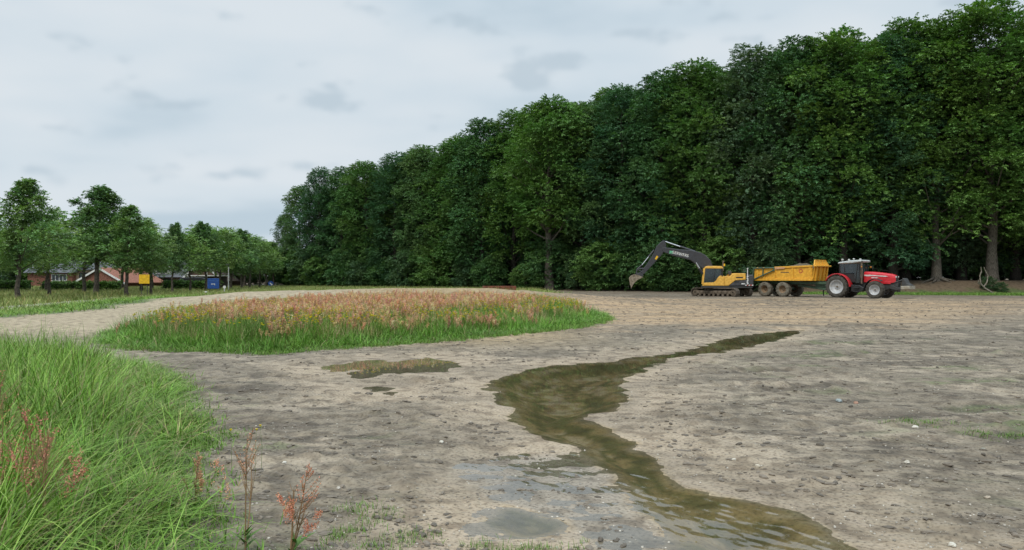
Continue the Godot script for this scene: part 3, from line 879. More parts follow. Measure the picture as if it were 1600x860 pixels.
func build_grass() -> void:
	# long arching grass beside the viewer
	var long := []
	for i in 2: long.append(tuft(410 + i, 7, 0.12, 0.7, 1.15, 0.0085, 2.7, Color(0.21, 0.33, 0.065), Color(0.23, 0.35, 0.07), 9))
	for i in 6: long.append(tuft(400 + i, 17, 0.16, 0.3, 0.95, 0.011, [1.2, 2.2, 1.6, 2.6, 1.4, 2.0][i], Color(0.13, 0.25, 0.028), Color(0.145, 0.27, 0.032), 6))
	long.append(tuft(414, 14, 0.2, 0.3, 0.8, 0.006, 1.6, Color(0.36, 0.29, 0.15), Color(0.38, 0.30, 0.16), 5))
	long.append(tuft(415, 12, 0.16, 0.16, 0.42, 0.022, 1.6, Color(0.12, 0.22, 0.04), Color(0.13, 0.235, 0.045), 5))
	var spots := []
	rng.seed = 61
	while spots.size() < 5200:
		var d := 2.4 + 12.8 * pow(rng.randf(), 0.8)
		var x := rr(-0.75 * d - 1.2, -1.0)
		var q := inside(TURF, Vector2(x, d)) if box_turf.has_point(Vector2(x, d)) else -3.0
		if q < -0.12 + nA.get_noise_2d(x * 3.0, d * 3.0) * 0.25: continue
		var dense := nA.get_noise_2d(x * 1.3 + 90.0, d * 1.3)
		var tuss := nA.get_noise_2d(x * 2.6 + 15.0, d * 2.6)
		if tuss < rr(-0.55, 0.05): continue
		var tall := lerpf(0.45, 0.95, sm(0.0, 0.9, q)) * rr(0.7, 1.1) * (0.92 + 0.5 * tuss)
		tall *= lerpf(1.0, 0.95, sm(7.0, 14.0, d))
		var g := rr(0.7, 1.2) * (1.0 + dense * 0.4)
		spots.append(spot(x, d, Vector3(1.0, tall, 1.0), Color(g * rr(0.9, 1.15), g, g * rr(0.8, 1.2))))
	scatter("tall_grass", "long bright green grass arching over the edge of the mud", "grass", long, M.grass, spots)
	# green band at the front of the bank, taller behind
	var band := []
	for i in 5: band.append(tuft(420 + i, 26, 0.3, 0.25, 0.68, 0.011, [0.5, 0.9, 1.4, 0.7, 1.8][i], Color(0.125, 0.25, 0.034), Color(0.135, 0.265, 0.036), 3))
	spots = []
	rng.seed = 62
	while spots.size() < 6500:
		var d := rr(16.0, 41.0)
		var x := rr(-15.5, 4.6)
		var q := inside(BANK, Vector2(x, d))
		if q < 0.0 + nA.get_noise_2d(x * 2.0, d * 2.0) * 0.9: continue
		if q > 3.6 and rng.randf() < 0.72: continue
		var tall := lerpf(0.34, 1.08, sm(0.1, 1.5, q + 1.2 * nA.get_noise_2d(x * 1.1 + 60.0, d * 1.1))) * rr(0.65, 1.2)
		var g := rr(0.85, 1.15) * (1.0 + 0.5 * nA.get_noise_2d(x * 0.8, d * 0.8))
		spots.append(spot(x, d, Vector3(1.1, tall, 1.1), Color(g * rr(0.9, 1.1), g, g)))
	scatter("bank_grass", "dense green grass along the front of the flowering bank", "grass", band, M.grass, spots)
	# low fresh growth creeping on to the mud
	var low := []
	for i in 3: low.append(tuft(440 + i, 30, 0.24, 0.05, 0.16, 0.012, 1.2, Color(0.13, 0.24, 0.036), Color(0.14, 0.255, 0.04), 2))
	spots = []
	rng.seed = 63
	while spots.size() < 2600:
		var d := rr(4.0, 32.0)
		var x := rr(-9.0, 4.5)
		var p := Vector2(x, d)
		var q := maxf(inside(BANK, p), inside(TURF, p) if box_turf.has_point(p) else -3.0)
		if q < -0.5 or q > 0.6 or nA.get_noise_2d(x * 1.6 + 7.0, d * 1.6) * 0.8 - 0.2 > q + 0.75: continue
		if wet(p) > -0.1: continue
		var g := rr(0.8, 1.2)
		spots.append(spot(x, d, Vector3.ONE * rr(0.5, 1.1), Color(g, g, g)))
	for cl in [[-2.9, 6.9], [-3.0, 7.4], [-1.0, 4.9], [-0.75, 4.75], [-0.9, 5.3], [-1.9, 5.0], [-2.9, 8.0], [4.6, 8.0], [5.0, 7.9], [4.3, 8.5], [-0.1, 4.62], [0.15, 4.6], [-2.1, 4.5], [-1.7, 4.2]]:
		for i in 16: spots.append(spot(cl[0] + rng.randfn() * 0.16, cl[1] + rng.randfn() * 0.12, Vector3.ONE * rr(0.2, 0.5), Color(0.9, 0.9, 0.9)))
	scatter("low_weeds", "low fresh green weeds creeping from the grass on to the mud", "weeds", low, M.grass, spots)
	# sheep's sorrel in seed, and the dry stalks and buttercups among it
	var reds := []
	for i in 5:
		var p := sorrel(460 + i, 0.58, 12, 9, 0.0105, [Color(0.66, 0.335, 0.215), Color(0.64, 0.275, 0.18), Color(0.70, 0.44, 0.28), Color(0.58, 0.25, 0.165), Color(0.68, 0.385, 0.235)][i], false, 0.55)
		var s: Shape = p[0]
		var hd: Shape = p[1]
		s.v.append_array(hd.v); s.n.append_array(hd.n); s.c.append_array(hd.c)
		reds.append(s.mesh())
	spots = []
	rng.seed = 64
	while spots.size() < 13000:
		var d := rr(17.5, 41.0)
		var x := rr(-15.5, 4.6)
		var q := inside(BANK, Vector2(x, d))
		var n := nA.get_noise_2d(x * 0.9, d * 0.9)
		if q < 1.9 + n * 2.8 and rng.randf() > 0.05 * sm(-0.3, 1.4, q): continue
		var g := rr(0.8, 1.2)
		spots.append(spot(x, d, Vector3(1.1, rr(0.58, 1.08) * (1.0 + 0.5 * n), 1.1), Color(g, g * rr(0.85, 1.4), g * rr(0.85, 1.3))))
	scatter("sorrel_bed", "mass of rust red sorrel in seed covering the bank", "flowers", reds, M.grass, spots)
	var straw := []
	for i in 3: straw.append(tuft(480 + i, 18, 0.35, 0.3, 0.6, 0.007, 0.4, Color(0.46, 0.36, 0.19), Color(0.5, 0.4, 0.22), 3))
	spots = []
	while spots.size() < 4200:
		var d := rr(17.5, 41.0)
		var x := rr(-15.5, 4.6)
		if inside(BANK, Vector2(x, d)) < 0.9: continue
		var g := rr(0.8, 1.2)
		spots.append(spot(x, d, Vector3(1, rr(0.7, 1.05), 1), Color(g, g, g)))
	scatter("dry_grass", "straw coloured dry grass stalks among the red sorrel", "grass", straw, M.grass, spots)
	var cup := Shape.new()
	cup.tint = Color(0.1, 0.18, 0.03)
	cup.tube([Vector3(0, 0, 0), Vector3(0.02, 0.3, 0), Vector3(0, 0.58, 0.02)], [0.004, 0.003, 0.002], 3, false)
	cup.tint = Color(0.75, 0.55, 0.02)
	for k in 5:
		var a := TAU * k / 5
		cup.tri(Vector3(0, 0.575, 0.02), Vector3(cos(a) * 0.024, 0.602, sin(a) * 0.024 + 0.02), Vector3(cos(a + 1.3) * 0.024, 0.602, sin(a + 1.3) * 0.024 + 0.02), Vector3.UP)
	spots = []
	rng.seed = 65
	while spots.size() < 2600:
		var d := rr(17.0, 36.0)
		var x := rr(-14.0, 4.4)
		var q := inside(BANK, Vector2(x, d))
		if q < 0.6 or (q > 3.5 and rng.randf() < 0.75): continue
		if nA.get_noise_2d(x * 0.7 + 33.0, d * 0.7) < -0.05 + rr(-0.2, 0.2): continue
		spots.append(spot(x, d, Vector3(1.3, rr(0.75, 1.0), 1.3), Color.WHITE))
	for i in 3: spots.append(spot(rr(-2.4, -2.0), rr(4.2, 6.8), Vector3(0.5, 0.6, 0.5), Color.WHITE))
	scatter("buttercups", "yellow buttercups dotted through the flowering bank", "flowers", [cup.mesh()], M.grass, spots)
	# verge along the road and beyond the heap
	var rough := []
	for i in 4: rough.append(tuft(500 + i, 26, 0.75, 0.25, 0.6, 0.02, 0.7, Color(0.17, 0.22, 0.07), Color(0.19, 0.24, 0.08), 2))
	spots = []
	rng.seed = 66
	while spots.size() < 9000:
		var d := rr(22.0, 128.0)
		var x := rr(-0.68 * d, 3.0)
		if d < 53.0 and x > -20.3 + nA.get_noise_2d(x, d): continue
		if d < edge_d(x) - 60.0 and x > -15.0: continue
		if d > edge_d(x) + 1.0 and x > -36.0: continue
		if absf(x - cycle_x(d)) < 1.1: continue
		var g := rr(0.75, 1.25)
		var mown := sm(cycle_x(d) + 0.5, cycle_x(d) + 2.5, x) * sm(60, 45, d)
		spots.append(spot(x, d, Vector3(1.6, lerpf(1.0, 0.4, mown) * rr(0.7, 1.1), 1.6), Color(g * lerpf(1.1, 0.85, mown), g * lerpf(1.0, 1.15, mown), g * lerpf(0.85, 0.5, mown))))
	while spots.size() < 10200:
		var x := rr(27.0, 62.0)
		var d := edge_d(x) + rr(-8.0, -1.6)
		var g := rr(0.7, 1.15)
		spots.append(spot(x, d, Vector3(1.2, rr(0.25, 0.6), 1.2), Color(0.8 * g, 1.15 * g, 0.6 * g)))
	scatter("verge_grass", "rough seeding grass on the road verge and below the wood", "grass", rough, M.grass, spots)

func cycle_x(d: float) -> float: return -17.6 - d * 0.19

func build_plants() -> void:
	# single sorrels beside the viewer
	var list := [
		[-1.22, 4.4, 0.5, 20, "bushy rust pink sorrel growing alone in the open mud", 0.25], [-1.5, 4.5, 0.66, 12, "thin tall sorrel with one narrow rusty spike in the mud", 0.0],
		[-2.1, 5.3, 0.36, 14, "short faded sorrel at the rim of the long grass", 0.0], [-2.72, 4.55, 0.72, 20, "dark red sorrel with thick heads inside the long grass", 0.1],
		[-2.5, 4.3, 0.74, 20, "pinkish sorrel leaning out of the long grass", -0.1], [-3.25, 5.0, 0.9, 18, "high reddish sorrel standing above the long grass", 0.0], [-2.85, 4.5, 0.5, 16, "low reddish sorrel crowded by arching grass blades", 0.0]]
	for i in list.size():
		var p: Array = list[i]
		var stems: int = [4, 2, 3, 4, 4, 3, 3][i]
		var t := thing("sorrel_plant", p[4], "plant", Vector3(p[0], ground(p[0], p[1]), -p[1]), 0, "single sorrels beside the path")
		for k in stems:
			var s := sorrel(520 + i * 9 + k, p[2] * (1.0 if k == 0 else rr(0.6, 0.95)), p[3] / 2 + 4, 20, 0.0046, [Color(0.66, 0.27, 0.17), Color(0.62, 0.30, 0.19), Color(0.60, 0.32, 0.2), Color(0.56, 0.17, 0.15), Color(0.62, 0.24, 0.18)][i % 5], true, 1.3)
			for w in 2:
				var o := obj(["stem", "seed_head"][w], s[w], M.grass, t)
				if w == 1: o.set_meta("kind", "stuff")
				o.rotation = Vector3(0, 0, 0) if k == 0 else Vector3(rr(-0.3, 0.3), 0, rr(-0.45, 0.3))
		t.rotation.z = -p[5]
		var lf := Shape.new()
		for k in 7: blade(lf, Vector3(0, rr(0.0, 0.12), 0), rr(0, TAU), rr(0.4, 0.9), rr(0.3, 1.0), rr(0.08, 0.17), 0.028, 4, Color(0.07, 0.13, 0.03), Color(0.11, 0.2, 0.04))
		obj("leaf", lf, M.grass, t)
	# dark drooping sedge heads over the grass
	for p in [[-3.3, 6.6, 0.75, 1.1], [-3.0, 6.2, 0.7, 1.4], [-2.85, 6.4, 0.62, 1.9]]:
		var t := thing("sedge_stalk", "dark drooping sedge head arching above the long grass", "plant", Vector3(p[0], ground(p[0], p[1]), -p[1]), 0, "sedge heads in the long grass")
		var s := Shape.new()
		blade(s, Vector3.ZERO, p[3], 0.3, 1.0, p[2], 0.006, 6, Color(0.06, 0.1, 0.02), Color(0.1, 0.09, 0.04))
		obj("stem", s, M.grass, t)
		for k in 3:
			s = Shape.new()
			blade(s, Vector3(sin(p[3]) * 0.28, p[2] * 0.72 + k * 0.02, cos(p[3]) * 0.28), p[3] + k * 0.3 - 0.3, 1.1, 0.6, 0.24, 0.012, 4, Color(0.06, 0.05, 0.025), Color(0.04, 0.03, 0.02))
			obj("seed_head", s, M.grass, t)

func lump(sd: int, flat: float) -> ArrayMesh:
	rng.seed = sd
	var sp := SphereMesh.new()
	sp.radial_segments = 9; sp.rings = 5; sp.radius = 1.0; sp.height = 2.0
	var arr := sp.get_mesh_arrays()
	var vs: PackedVector3Array = arr[Mesh.ARRAY_VERTEX]
	var f := FastNoiseLite.new()
	f.seed = sd; f.frequency = 0.9
	for i in vs.size():
		var q := vs[i]
		vs[i] = Vector3(q.x, q.y * flat, q.z * 0.8) * (1.0 + 0.45 * f.get_noise_3dv(q * 1.3))
	var s := Shape.new()
	var idx: PackedInt32Array = arr[Mesh.ARRAY_INDEX]
	for k in range(0, idx.size(), 3):
		s.tri(vs[idx[k]], vs[idx[k + 1]], vs[idx[k + 2]], vs[idx[k]] + vs[idx[k + 1]] + vs[idx[k + 2]])
	return s.mesh()

func build_stones() -> void:
	var lumps := []
	for i in 5: lumps.append(lump(600 + i, [0.6, 0.5, 0.75, 0.45, 0.65][i]))
	var list := [
		[4.14, 8.21, 0.055, "round white stone on the greenish mud", Color(0.72, 0.68, 0.6)], [4.1, 10.04, 0.085, "grey blue flat stone beside a small pink one", Color(0.30, 0.34, 0.34)], [4.27, 9.93, 0.05, "small pinkish stone beside the grey blue one", Color(0.5, 0.3, 0.22)],
		[4.24, 7.2, 0.05, "pale green grey stone lying alone on the mud", Color(0.42, 0.46, 0.4)], [2.03, 6.61, 0.042, "cream stone near the bend of the stream", Color(0.6, 0.54, 0.44)], [1.9, 6.85, 0.035, "pale stone just above the cream one by the stream", Color(0.62, 0.58, 0.5)],
		[2.58, 4.69, 0.045, "broad whitish stone near the mouth of the stream", Color(0.62, 0.58, 0.5)], [3.21, 6.5, 0.035, "white flake of stone in the brown mud", Color(0.7, 0.66, 0.58)], [3.33, 5.6, 0.045, "buff stone half sunk in the mud", Color(0.42, 0.35, 0.27)],
		[2.8, 7.1, 0.06, "long grey brown stone half sunk in the mud", Color(0.33, 0.29, 0.24)], [-1.9, 6.68, 0.03, "small white stone below the puddles", Color(0.75, 0.72, 0.65)], [-0.66, 7.48, 0.045, "whitish stone on the mud between puddle and stream", Color(0.62, 0.58, 0.5)],
 [-1.28, 5.9, 0.025, "little white pebble on mud near the bushy sorrel", Color(0.7, 0.66, 0.6)]]
	for i in list.size():
		var p: Array = list[i]
		var o := obj("stone", lumps[i % 5], M["stone"].duplicate())
		(o.material_override as StandardMaterial3D).albedo_color = (p[4] as Color).linear_to_srgb()
		tag(o, p[3], "stone", "larger stones on the mud")
		var r: float = p[2] * 0.62
		var gy := ground(p[0], p[1])
		o.transform = Transform3D(Basis(Vector3.UP, i * 1.3).scaled_local(Vector3(r, r, r)), Vector3(p[0], maxf(gy, WATER - 0.01) + r * 0.22, -p[1]))
	var spots := []
	rng.seed = 71
	while spots.size() < 9000:
		var d := 3.6 + 20.0 * pow(rng.randf(), 1.7)
		var x := rr(-0.5 * d, 0.7 * d)
		var p := Vector2(x, d)
		if box_turf.has_point(p) and inside(TURF, p) > -0.1: continue
		if box_bank.has_point(p) and inside(BANK, p) > -0.2: continue
		if wet(p) > 0.02: continue
		if nA.get_noise_2d(x * 1.2 + 50.0, d * 1.2) < rr(-0.5, 0.3): continue
		var r := 0.0022 + 0.0075 * pow(rng.randf(), 5.0)
		r *= 1.0 + d * 0.02
		var g := rr(0.3, 0.9)
		spots.append(spot(x, d, Vector3(r, r, r), Color(0.62 * g, 0.56 * g, 0.47 * g), -r * 0.15))
	scatter("pebbles", "scattered small pale pebbles and grit in the mud", "pebbles", lumps, M.pebble, spots)
	spots = []
	rng.seed = 72
	while spots.size() < 17000:
		var d := 3.6 + 52.0 * pow(rng.randf(), 2.1)
		var x := rr(-0.45 * d, 0.72 * d)
		var p := Vector2(x, d)
		if box_turf.has_point(p) and inside(TURF, p) > 0.0: continue
		if box_bank.has_point(p) and inside(BANK, p) > 0.1: continue
		if d > 26.0 and x < 4.0: continue
		if wet(p) > -0.25: continue
		if nB.get_noise_2d(x * 0.9, d * 3.6 + 5.0) * 0.8 + nD.get_noise_2d(x * 0.35, d * 0.6) * 0.45 < rr(-0.25, 0.45): continue
		var r := 0.0035 + 0.024 * pow(rng.randf(), 5.0)
		r *= 1.0 + d * 0.02
		var g := rr(0.6, 1.2)
		spots.append(spot(x, d, Vector3(r * rr(1, 1.8), r * rr(0.6, 1.0), r), Color(0.16 * g, 0.13 * g, 0.098 * g), -r * 0.1))
	scatter("soil_clods", "crumbs and clods of dark earth strewn over the mud", "clods", lumps, M.pebble, spots)

# ------------------------------------------------------------------ machines
func pts(list: Array, ox: float, oy: float, sx: float, sy: float) -> PackedVector2Array:   # outline measured on a drawing -> metres
	var out := PackedVector2Array()
	for i in range(0, list.size(), 2): out.append(Vector2((list[i] - ox) * sx, (oy - list[i + 1]) * sy))
	return out

func loop_track(length: float, height: float, width: float) -> Shape:     # steel crawler belt with raised shoes
	var s := Shape.new()
	var r := height / 2
	var half := length / 2 - r
	var per := 4.0 * half + TAU * r
	var n := 46
	var at_ := func(u: float) -> Array:
		u = fposmod(u, per)
		if u < 2 * half: return [Vector2(-half + u, height), Vector2(0, 1)]
		u -= 2 * half
		if u < PI * r:
			var a := PI / 2 - u / r
			return [Vector2(half + cos(a) * r, r + sin(a) * r), Vector2(cos(a), sin(a))]
		u -= PI * r
		if u < 2 * half: return [Vector2(half - u, 0), Vector2(0, -1)]
		u -= 2 * half
		var b := -PI / 2 - u / r
		return [Vector2(-half + cos(b) * r, r + sin(b) * r), Vector2(cos(b), sin(b))]
	for i in n:
		var p: Array = at_.call(per * (i + 0.5) / n)
		var o: Vector2 = p[1]
		var tg := Vector2(o.y, -o.x)
		var bs := Basis(Vector3(tg.x, tg.y, 0), Vector3(o.x, o.y, 0), Vector3(0, 0, 1))
		var c: Vector2 = p[0] - o * 0.035
		s.box(Vector3(c.x, c.y, 0), Vector3(per / n * 0.97, 0.05, width), 0.006, bs)
		c = p[0] + o * 0.006
		s.box(Vector3(c.x, c.y, 0), Vector3(0.03, 0.04, width * 0.98), 0.0, bs)
	return s

func build_excavator() -> void:
	var k := 0.00798
	var t := thing("excavator", "yellow and dark grey crawler excavator with raised arm before the wood", "excavator", Vector3(17.3, ground(17.3, 66.0) - 0.03, -66.0), 0.0)
	var q := func(list: Array) -> PackedVector2Array: return pts(list, 1096, 690, k, k)
	# undercarriage, turned against the upper works
	var under := Node3D.new()
	under.name = "undercarriage"
	t.add_child(under)
	under.rotation_degrees.y = -44
	for side in [1, -1]:
		var z: float = side * 1.08
		var tr := obj("crawler_track", loop_track(4.15, 0.72, 0.58), M.track, under)
		tr.position = Vector3(0, 0, z)
		var fr := Shape.new()
		fr.box(Vector3(0, 0.36, z), Vector3(3.1, 0.30, 0.40), 0.05)
		fr.box(Vector3(0, 0.40, z + side * 0.2), Vector3(2.6, 0.16, 0.05), 0.02)
		obj("track_frame", fr, M.mudsteel, under)
		for w in [-1.72, 1.72]:
			var wh := Shape.new()
			wh.lathe([Vector2(0.06, 0.22), Vector2(0.2, 0.2), Vector2(0.27, 0.16), Vector2(0.285, 0.1), Vector2(0.285, -0.1), Vector2(0.27, -0.16), Vector2(0.06, -0.2)].map(func(p): return Vector2(p.x, -p.y)), Vector3(w, 0.36, z), Basis.IDENTITY, 20)
			obj("idler_wheel" if w < 0 else "drive_sprocket", wh, M.mudsteel, under)
		for i in 7:
			var ro := Shape.new()
			ro.tube([Vector3(-1.26 + i * 0.42, 0.15, z - 0.24), Vector3(-1.26 + i * 0.42, 0.15, z + 0.24)], [0.1, 0.1], 12)
			obj("track_roller", ro, M.mudsteel, under)
	var car := Shape.new()
	car.box(Vector3(0, 0.52, 0), Vector3(1.5, 0.4, 1.5), 0.08)
	car.tube([Vector3(0, 0.66, 0), Vector3(0, 0.92, 0)], [0.62, 0.62], 24)
	obj("swing_ring", car, M.darksteel, under)
	# upper works
	var up := Node3D.new()
	up.name = "upper_works"
	t.add_child(up)
	up.rotation_degrees.y = -9
	var s := Shape.new()
	s.prism(q.call([900, 600, 1385, 600, 1392, 578, 898, 578]), -1.18, 1.18, 0.02)
	obj("deck_frame", s, M.darksteel, up)
	for z in [[0.35, 1.22], [-1.22, -0.62]]:
		s = Shape.new()
		s.prism(q.call([1108, 577, 1150, 577, 1218, 522, 1318, 517, 1318, 452, 1202, 450, 1166, 482, 1108, 480]), z[0], z[1], 0.025)
		obj("engine_cover", s, M.exc_yellow, up)
	s = Shape.new()
	s.prism(q.call([1150, 470, 1200, 458, 1318, 456, 1318, 560, 1150, 560]), -0.62, 0.36, 0.03)
	obj("engine_hood", s, M.exc_yellow, up)
	s = Shape.new()
	s.prism(q.call([1030, 577, 1106, 577, 1106, 480, 1092, 470, 1060, 478, 1036, 508, 1030, 520]), 0.42, 1.2, 0.02)
	obj("side_door", s, M.exc_yellow, up)
	s = Shape.new()
	s.prism(q.call([1220, 499, 1290, 499, 1294, 487, 1226, 487]), 1.205, 1.23)
	obj("vent", s, M.black, up)
	s = Shape.new()
	s.prism(q.call([1150, 579, 1392, 579, 1398, 500, 1390, 466, 1322, 466, 1322, 521, 1222, 526]), -1.24, 1.24, 0.06)
	var cw := obj("counterweight", s, M.exc_grey, up)
	s = Shape.new()
	s.prism(q.call([1205, 545, 1248, 545, 1258, 530, 1212, 530]), 1.2, 1.245)
	obj("vent", s, M.black, cw)
	s = Shape.new()
	s.prism(q.call([1275, 562, 1312, 562, 1312, 552, 1275, 552]), 1.235, 1.248)
	obj("number_plate", s, M.white, cw)
	for i in 5:
		s = Shape.new()
		s.prism(q.call([1312 + i * 16, 576, 1326 + i * 16, 576, 1330 + i * 16, 566, 1316 + i * 16, 566]), 1.235, 1.25)
		obj("warning_stripe", s, M.red if i % 2 else M.white, cw)
	s = Shape.new()
	s.tube([Vector3(1.91, 1.0, 1.28), Vector3(1.91, 2.28, 1.28)], [0.035, 0.035], 10)
	s.box(Vector3(1.91, 2.3, 1.28), Vector3(0.12, 0.05, 0.1), 0.01)
	for i in 4: s.box(Vector3(1.91, 1.12 + i * 0.17, 1.29), Vector3(0.16, 0.09, 0.06), 0.02, Basis(Vector3.BACK, 0.5 if i % 2 else -0.5))
	obj("ladder_rail", s, M.white, up)
	# cab
	var cab := Node3D.new()
	cab.name = "cab"
	up.add_child(cab)
	s = Shape.new()
	s.prism(q.call([914, 402, 922, 384, 945, 376, 1078, 378, 1094, 388, 1096, 404]), 0.3, 1.2, 0.03)
	obj("cab_roof", s, M.exc_yellow, cab)
	s = Shape.new()
	s.prism(q.call([897, 577, 1030, 577, 1030, 522, 1004, 543, 902, 548]), 0.3, 1.21, 0.02)
	obj("cab_door", s, M.exc_yellow, cab)
	for z in [0.32, 1.17]:
		for bar in [[897, 560, 914, 398, 0.055], [1088, 480, 1083, 400, 0.07], [1000, 545, 1020, 400, 0.03]]:
			s = Shape.new()
			var a: PackedVector2Array = q.call([bar[0], bar[1], bar[2], bar[3]])
			s.tube([Vector3(a[0].x, a[0].y, z), Vector3(a[1].x, a[1].y, z)], [bar[4], bar[4]], 8)
			obj("cab_pillar", s, M.black if bar[0] != 897 else M.exc_yellow, cab)
	for z in [0.325, 1.165]:
		s = Shape.new()
		s.prism(q.call([903, 547, 1002, 542, 1036, 508, 1060, 479, 1086, 474, 1084, 402, 915, 402]), z, z + 0.012)
		obj("window", s, M.glass, cab)
	s = Shape.new()
	var fa: PackedVector2Array = q.call([899, 547, 914, 402])
	s.quad(Vector3(fa[0].x, fa[0].y, 0.34), Vector3(fa[1].x, fa[1].y, 0.34), Vector3(fa[1].x, fa[1].y, 1.16), Vector3(fa[0].x, fa[0].y, 1.16), Vector3.LEFT)
	obj("windscreen", s, M.glass, cab)
	s = Shape.new()
	s.box(Vector3(-0.45, 1.25, 0.75), Vector3(0.5, 0.14, 0.5), 0.05)
	s.box(Vector3(-0.22, 1.6, 0.75), Vector3(0.14, 0.75, 0.48), 0.05)
	s.box(Vector3(-0.95, 1.3, 0.75), Vector3(0.2, 0.5, 0.3), 0.03)
	obj("driver_seat", s, M.black, cab)
	s = Shape.new()
	s.box(Vector3(-0.1, 1.25, 0.74), Vector3(0.9, 0.5, 0.84), 0.02)
	s.box(Vector3(-0.07, 1.8, 0.34), Vector3(0.1, 1.2, 0.06), 0.02)
	obj("cab_interior", s, M.black, cab)
	# boom, stick, bucket
	var arm := Node3D.new()
	arm.name = "boom"
	up.add_child(arm)
	s = Shape.new()
	s.prism(q.call([960, 470, 1000, 440, 1004, 375, 985, 320, 940, 268, 880, 233, 800, 213, 640, 198, 512, 178, 490, 188, 486, 206, 502, 226, 600, 266, 780, 312, 832, 352, 900, 400]), -0.24, 0.24, 0.03)
	obj("boom_beam", s, M.exc_dark, arm)
	s = Shape.new()
	s.prism(q.call([478, 122, 500, 108, 524, 110, 534, 168, 494, 252, 404, 352, 312, 452, 274, 472, 262, 440, 330, 360, 404, 240, 432, 170]), -0.2, 0.2, 0.03)
	obj("stick", s, M.exc_dark, arm)
	s = Shape.new()
	s.prism(q.call([415, 300, 436, 264, 452, 276, 432, 308]), 0.2, 0.215)
	obj("yellow_plate", s, M.sign_yellow, arm)
	var rams := [[Vector2(524, 118), Vector2(830, 226), 0.5, 0.09, 0.05, 0.0], [Vector2(410, 205), Vector2(284, 362), 0.45, 0.075, 0.04, 0.0], [Vector2(835, 340), Vector2(905, 455), 0.5, 0.05, 0.085, 0.36], [Vector2(835, 340), Vector2(905, 455), 0.5, 0.05, 0.085, -0.36]]
	for r in rams:
		var e: PackedVector2Array = q.call([r[0].x, r[0].y, r[1].x, r[1].y])
		var a := Vector3(e[0].x, e[0].y, r[5])
		var b := Vector3(e[1].x, e[1].y, r[5])
		var m := a.lerp(b, r[2])
		var ram := Shape.new()
		if r[3] > r[4]:      # thick cylinder at the second end for the stick ram, at the first for the bucket ram
			var thick_first: bool = r[0].x < 500
			ram.tube([a, m] if thick_first else [m, b], [r[3], r[3]], 12)
			obj("ram_cylinder", ram, M.exc_dark, arm)
			ram = Shape.new()
			ram.tube([m, b] if thick_first else [a, m], [r[4], r[4]], 10)
			obj("ram_rod", ram, M.chrome, arm)
		else:
			ram.tube([m, b], [r[4], r[4]], 12)
			obj("ram_cylinder", ram, M.exc_dark, arm)
			ram = Shape.new()
			ram.tube([a, m], [r[3], r[3]], 10)
			obj("ram_rod", ram, M.chrome, arm)
	s = Shape.new()
	for z in [-0.17, 0.17]:
		for e in [[284, 362, 235, 405], [235, 405, 285, 440], [235, 405, 222, 466], [310, 400, 240, 400]]:
			var a: PackedVector2Array = q.call(e)
			s.tube([Vector3(a[0].x, a[0].y, z), Vector3(a[1].x, a[1].y, z)], [0.06, 0.06], 8)
	s.prism(q.call([212, 470, 285, 490, 300, 470, 270, 440, 225, 445]), -0.22, 0.22, 0.02)
	obj("bucket_linkage", s, M.exc_dark, arm)
	var bk := Shape.new()
	var shell := [148, 500, 165, 476, 200, 460, 240, 468, 300, 490]
	var inner := [292, 496, 238, 482, 203, 474, 174, 486, 160, 505]
	bk.prism(q.call(shell + inner + [172, 560, 176, 598, 160, 570]), -0.62, 0.62, 0.0)
	for z in [-0.64, 0.6]: bk.prism(q.call([148, 500, 165, 476, 200, 460, 240, 468, 300, 490, 236, 520, 196, 560, 176, 598, 160, 570]), z, z + 0.04, 0.01)
	for i in 5: bk.prism(q.call([165, 575, 172, 615, 180, 585]), -0.6 + i * 0.27, -0.48 + i * 0.27)
	obj("bucket", bk, M.bucket, arm)
	for z in [-0.246, 0.246]:
		var tm := TextMesh.new()
		tm.text = "GERWERS"
		tm.font = SystemFont.new()
		(tm.font as SystemFont).font_names = PackedStringArray(["Droid Sans"])
		(tm.font as SystemFont).font_weight = 700
		tm.font_size = 64
		tm.pixel_size = 0.0049
		tm.depth = 0.01
		var o := obj("lettering", tm, M.white, arm)
		var c: PackedVector2Array = q.call([676, 249])
		o.position = Vector3(c[0].x, c[0].y, z)
		o.rotation_degrees = Vector3(0, 0 if z > 0 else 180, -14 if z > 0 else 14)
		var lg := Shape.new()
		var ld: PackedVector2Array = q.call([584, 226])
		lg.box(Vector3(ld[0].x, ld[0].y + 0.03, z), Vector3(0.3, 0.07, 0.012), 0.0, Basis(Vector3.BACK, -0.25))
		lg.box(Vector3(ld[0].x - 0.1, ld[0].y - 0.05, z), Vector3(0.07, 0.2, 0.012), 0.0, Basis(Vector3.BACK, -0.25))
		lg.box(Vector3(ld[0].x + 0.02, ld[0].y - 0.1, z), Vector3(0.2, 0.06, 0.012), 0.0, Basis(Vector3.BACK, -0.25))
		obj("emblem", lg, M.logo_green, arm)
	# fittings
	s = Shape.new()
	s.tube([Vector3(0.1, 2.1, 0.2), Vector3(0.1, 2.75, 0.2), Vector3(0.14, 2.95, 0.2)], [0.06, 0.06, 0.07], 10)
	obj("exhaust_pipe", s, M.mudsteel, up)
	s = Shape.new()
	s.tube([Vector3(0.15, 2.5, 0.75), Vector3(0.15, 2.7, 0.75)], [0.07, 0.05], 10)
	obj("beacon", s, M.sign_yellow, up)
	s = Shape.new()
	for e in [[Vector3(0.25, 1.7, 1.1), Vector3(0.25, 2.1, 1.1)], [Vector3(0.25, 2.1, 1.1), Vector3(0.55, 2.1, 1.1)], [Vector3(0.55, 1.7, 1.1), Vector3(0.55, 2.1, 1.1)], [Vector3(1.65, 1.9, 0.9), Vector3(1.68, 2.12, 0.9)]]:
		s.tube(e, [0.02, 0.02], 6)
	s.box(Vector3(1.68, 2.16, 0.9), Vector3(0.1, 0.12, 0.2), 0.02)
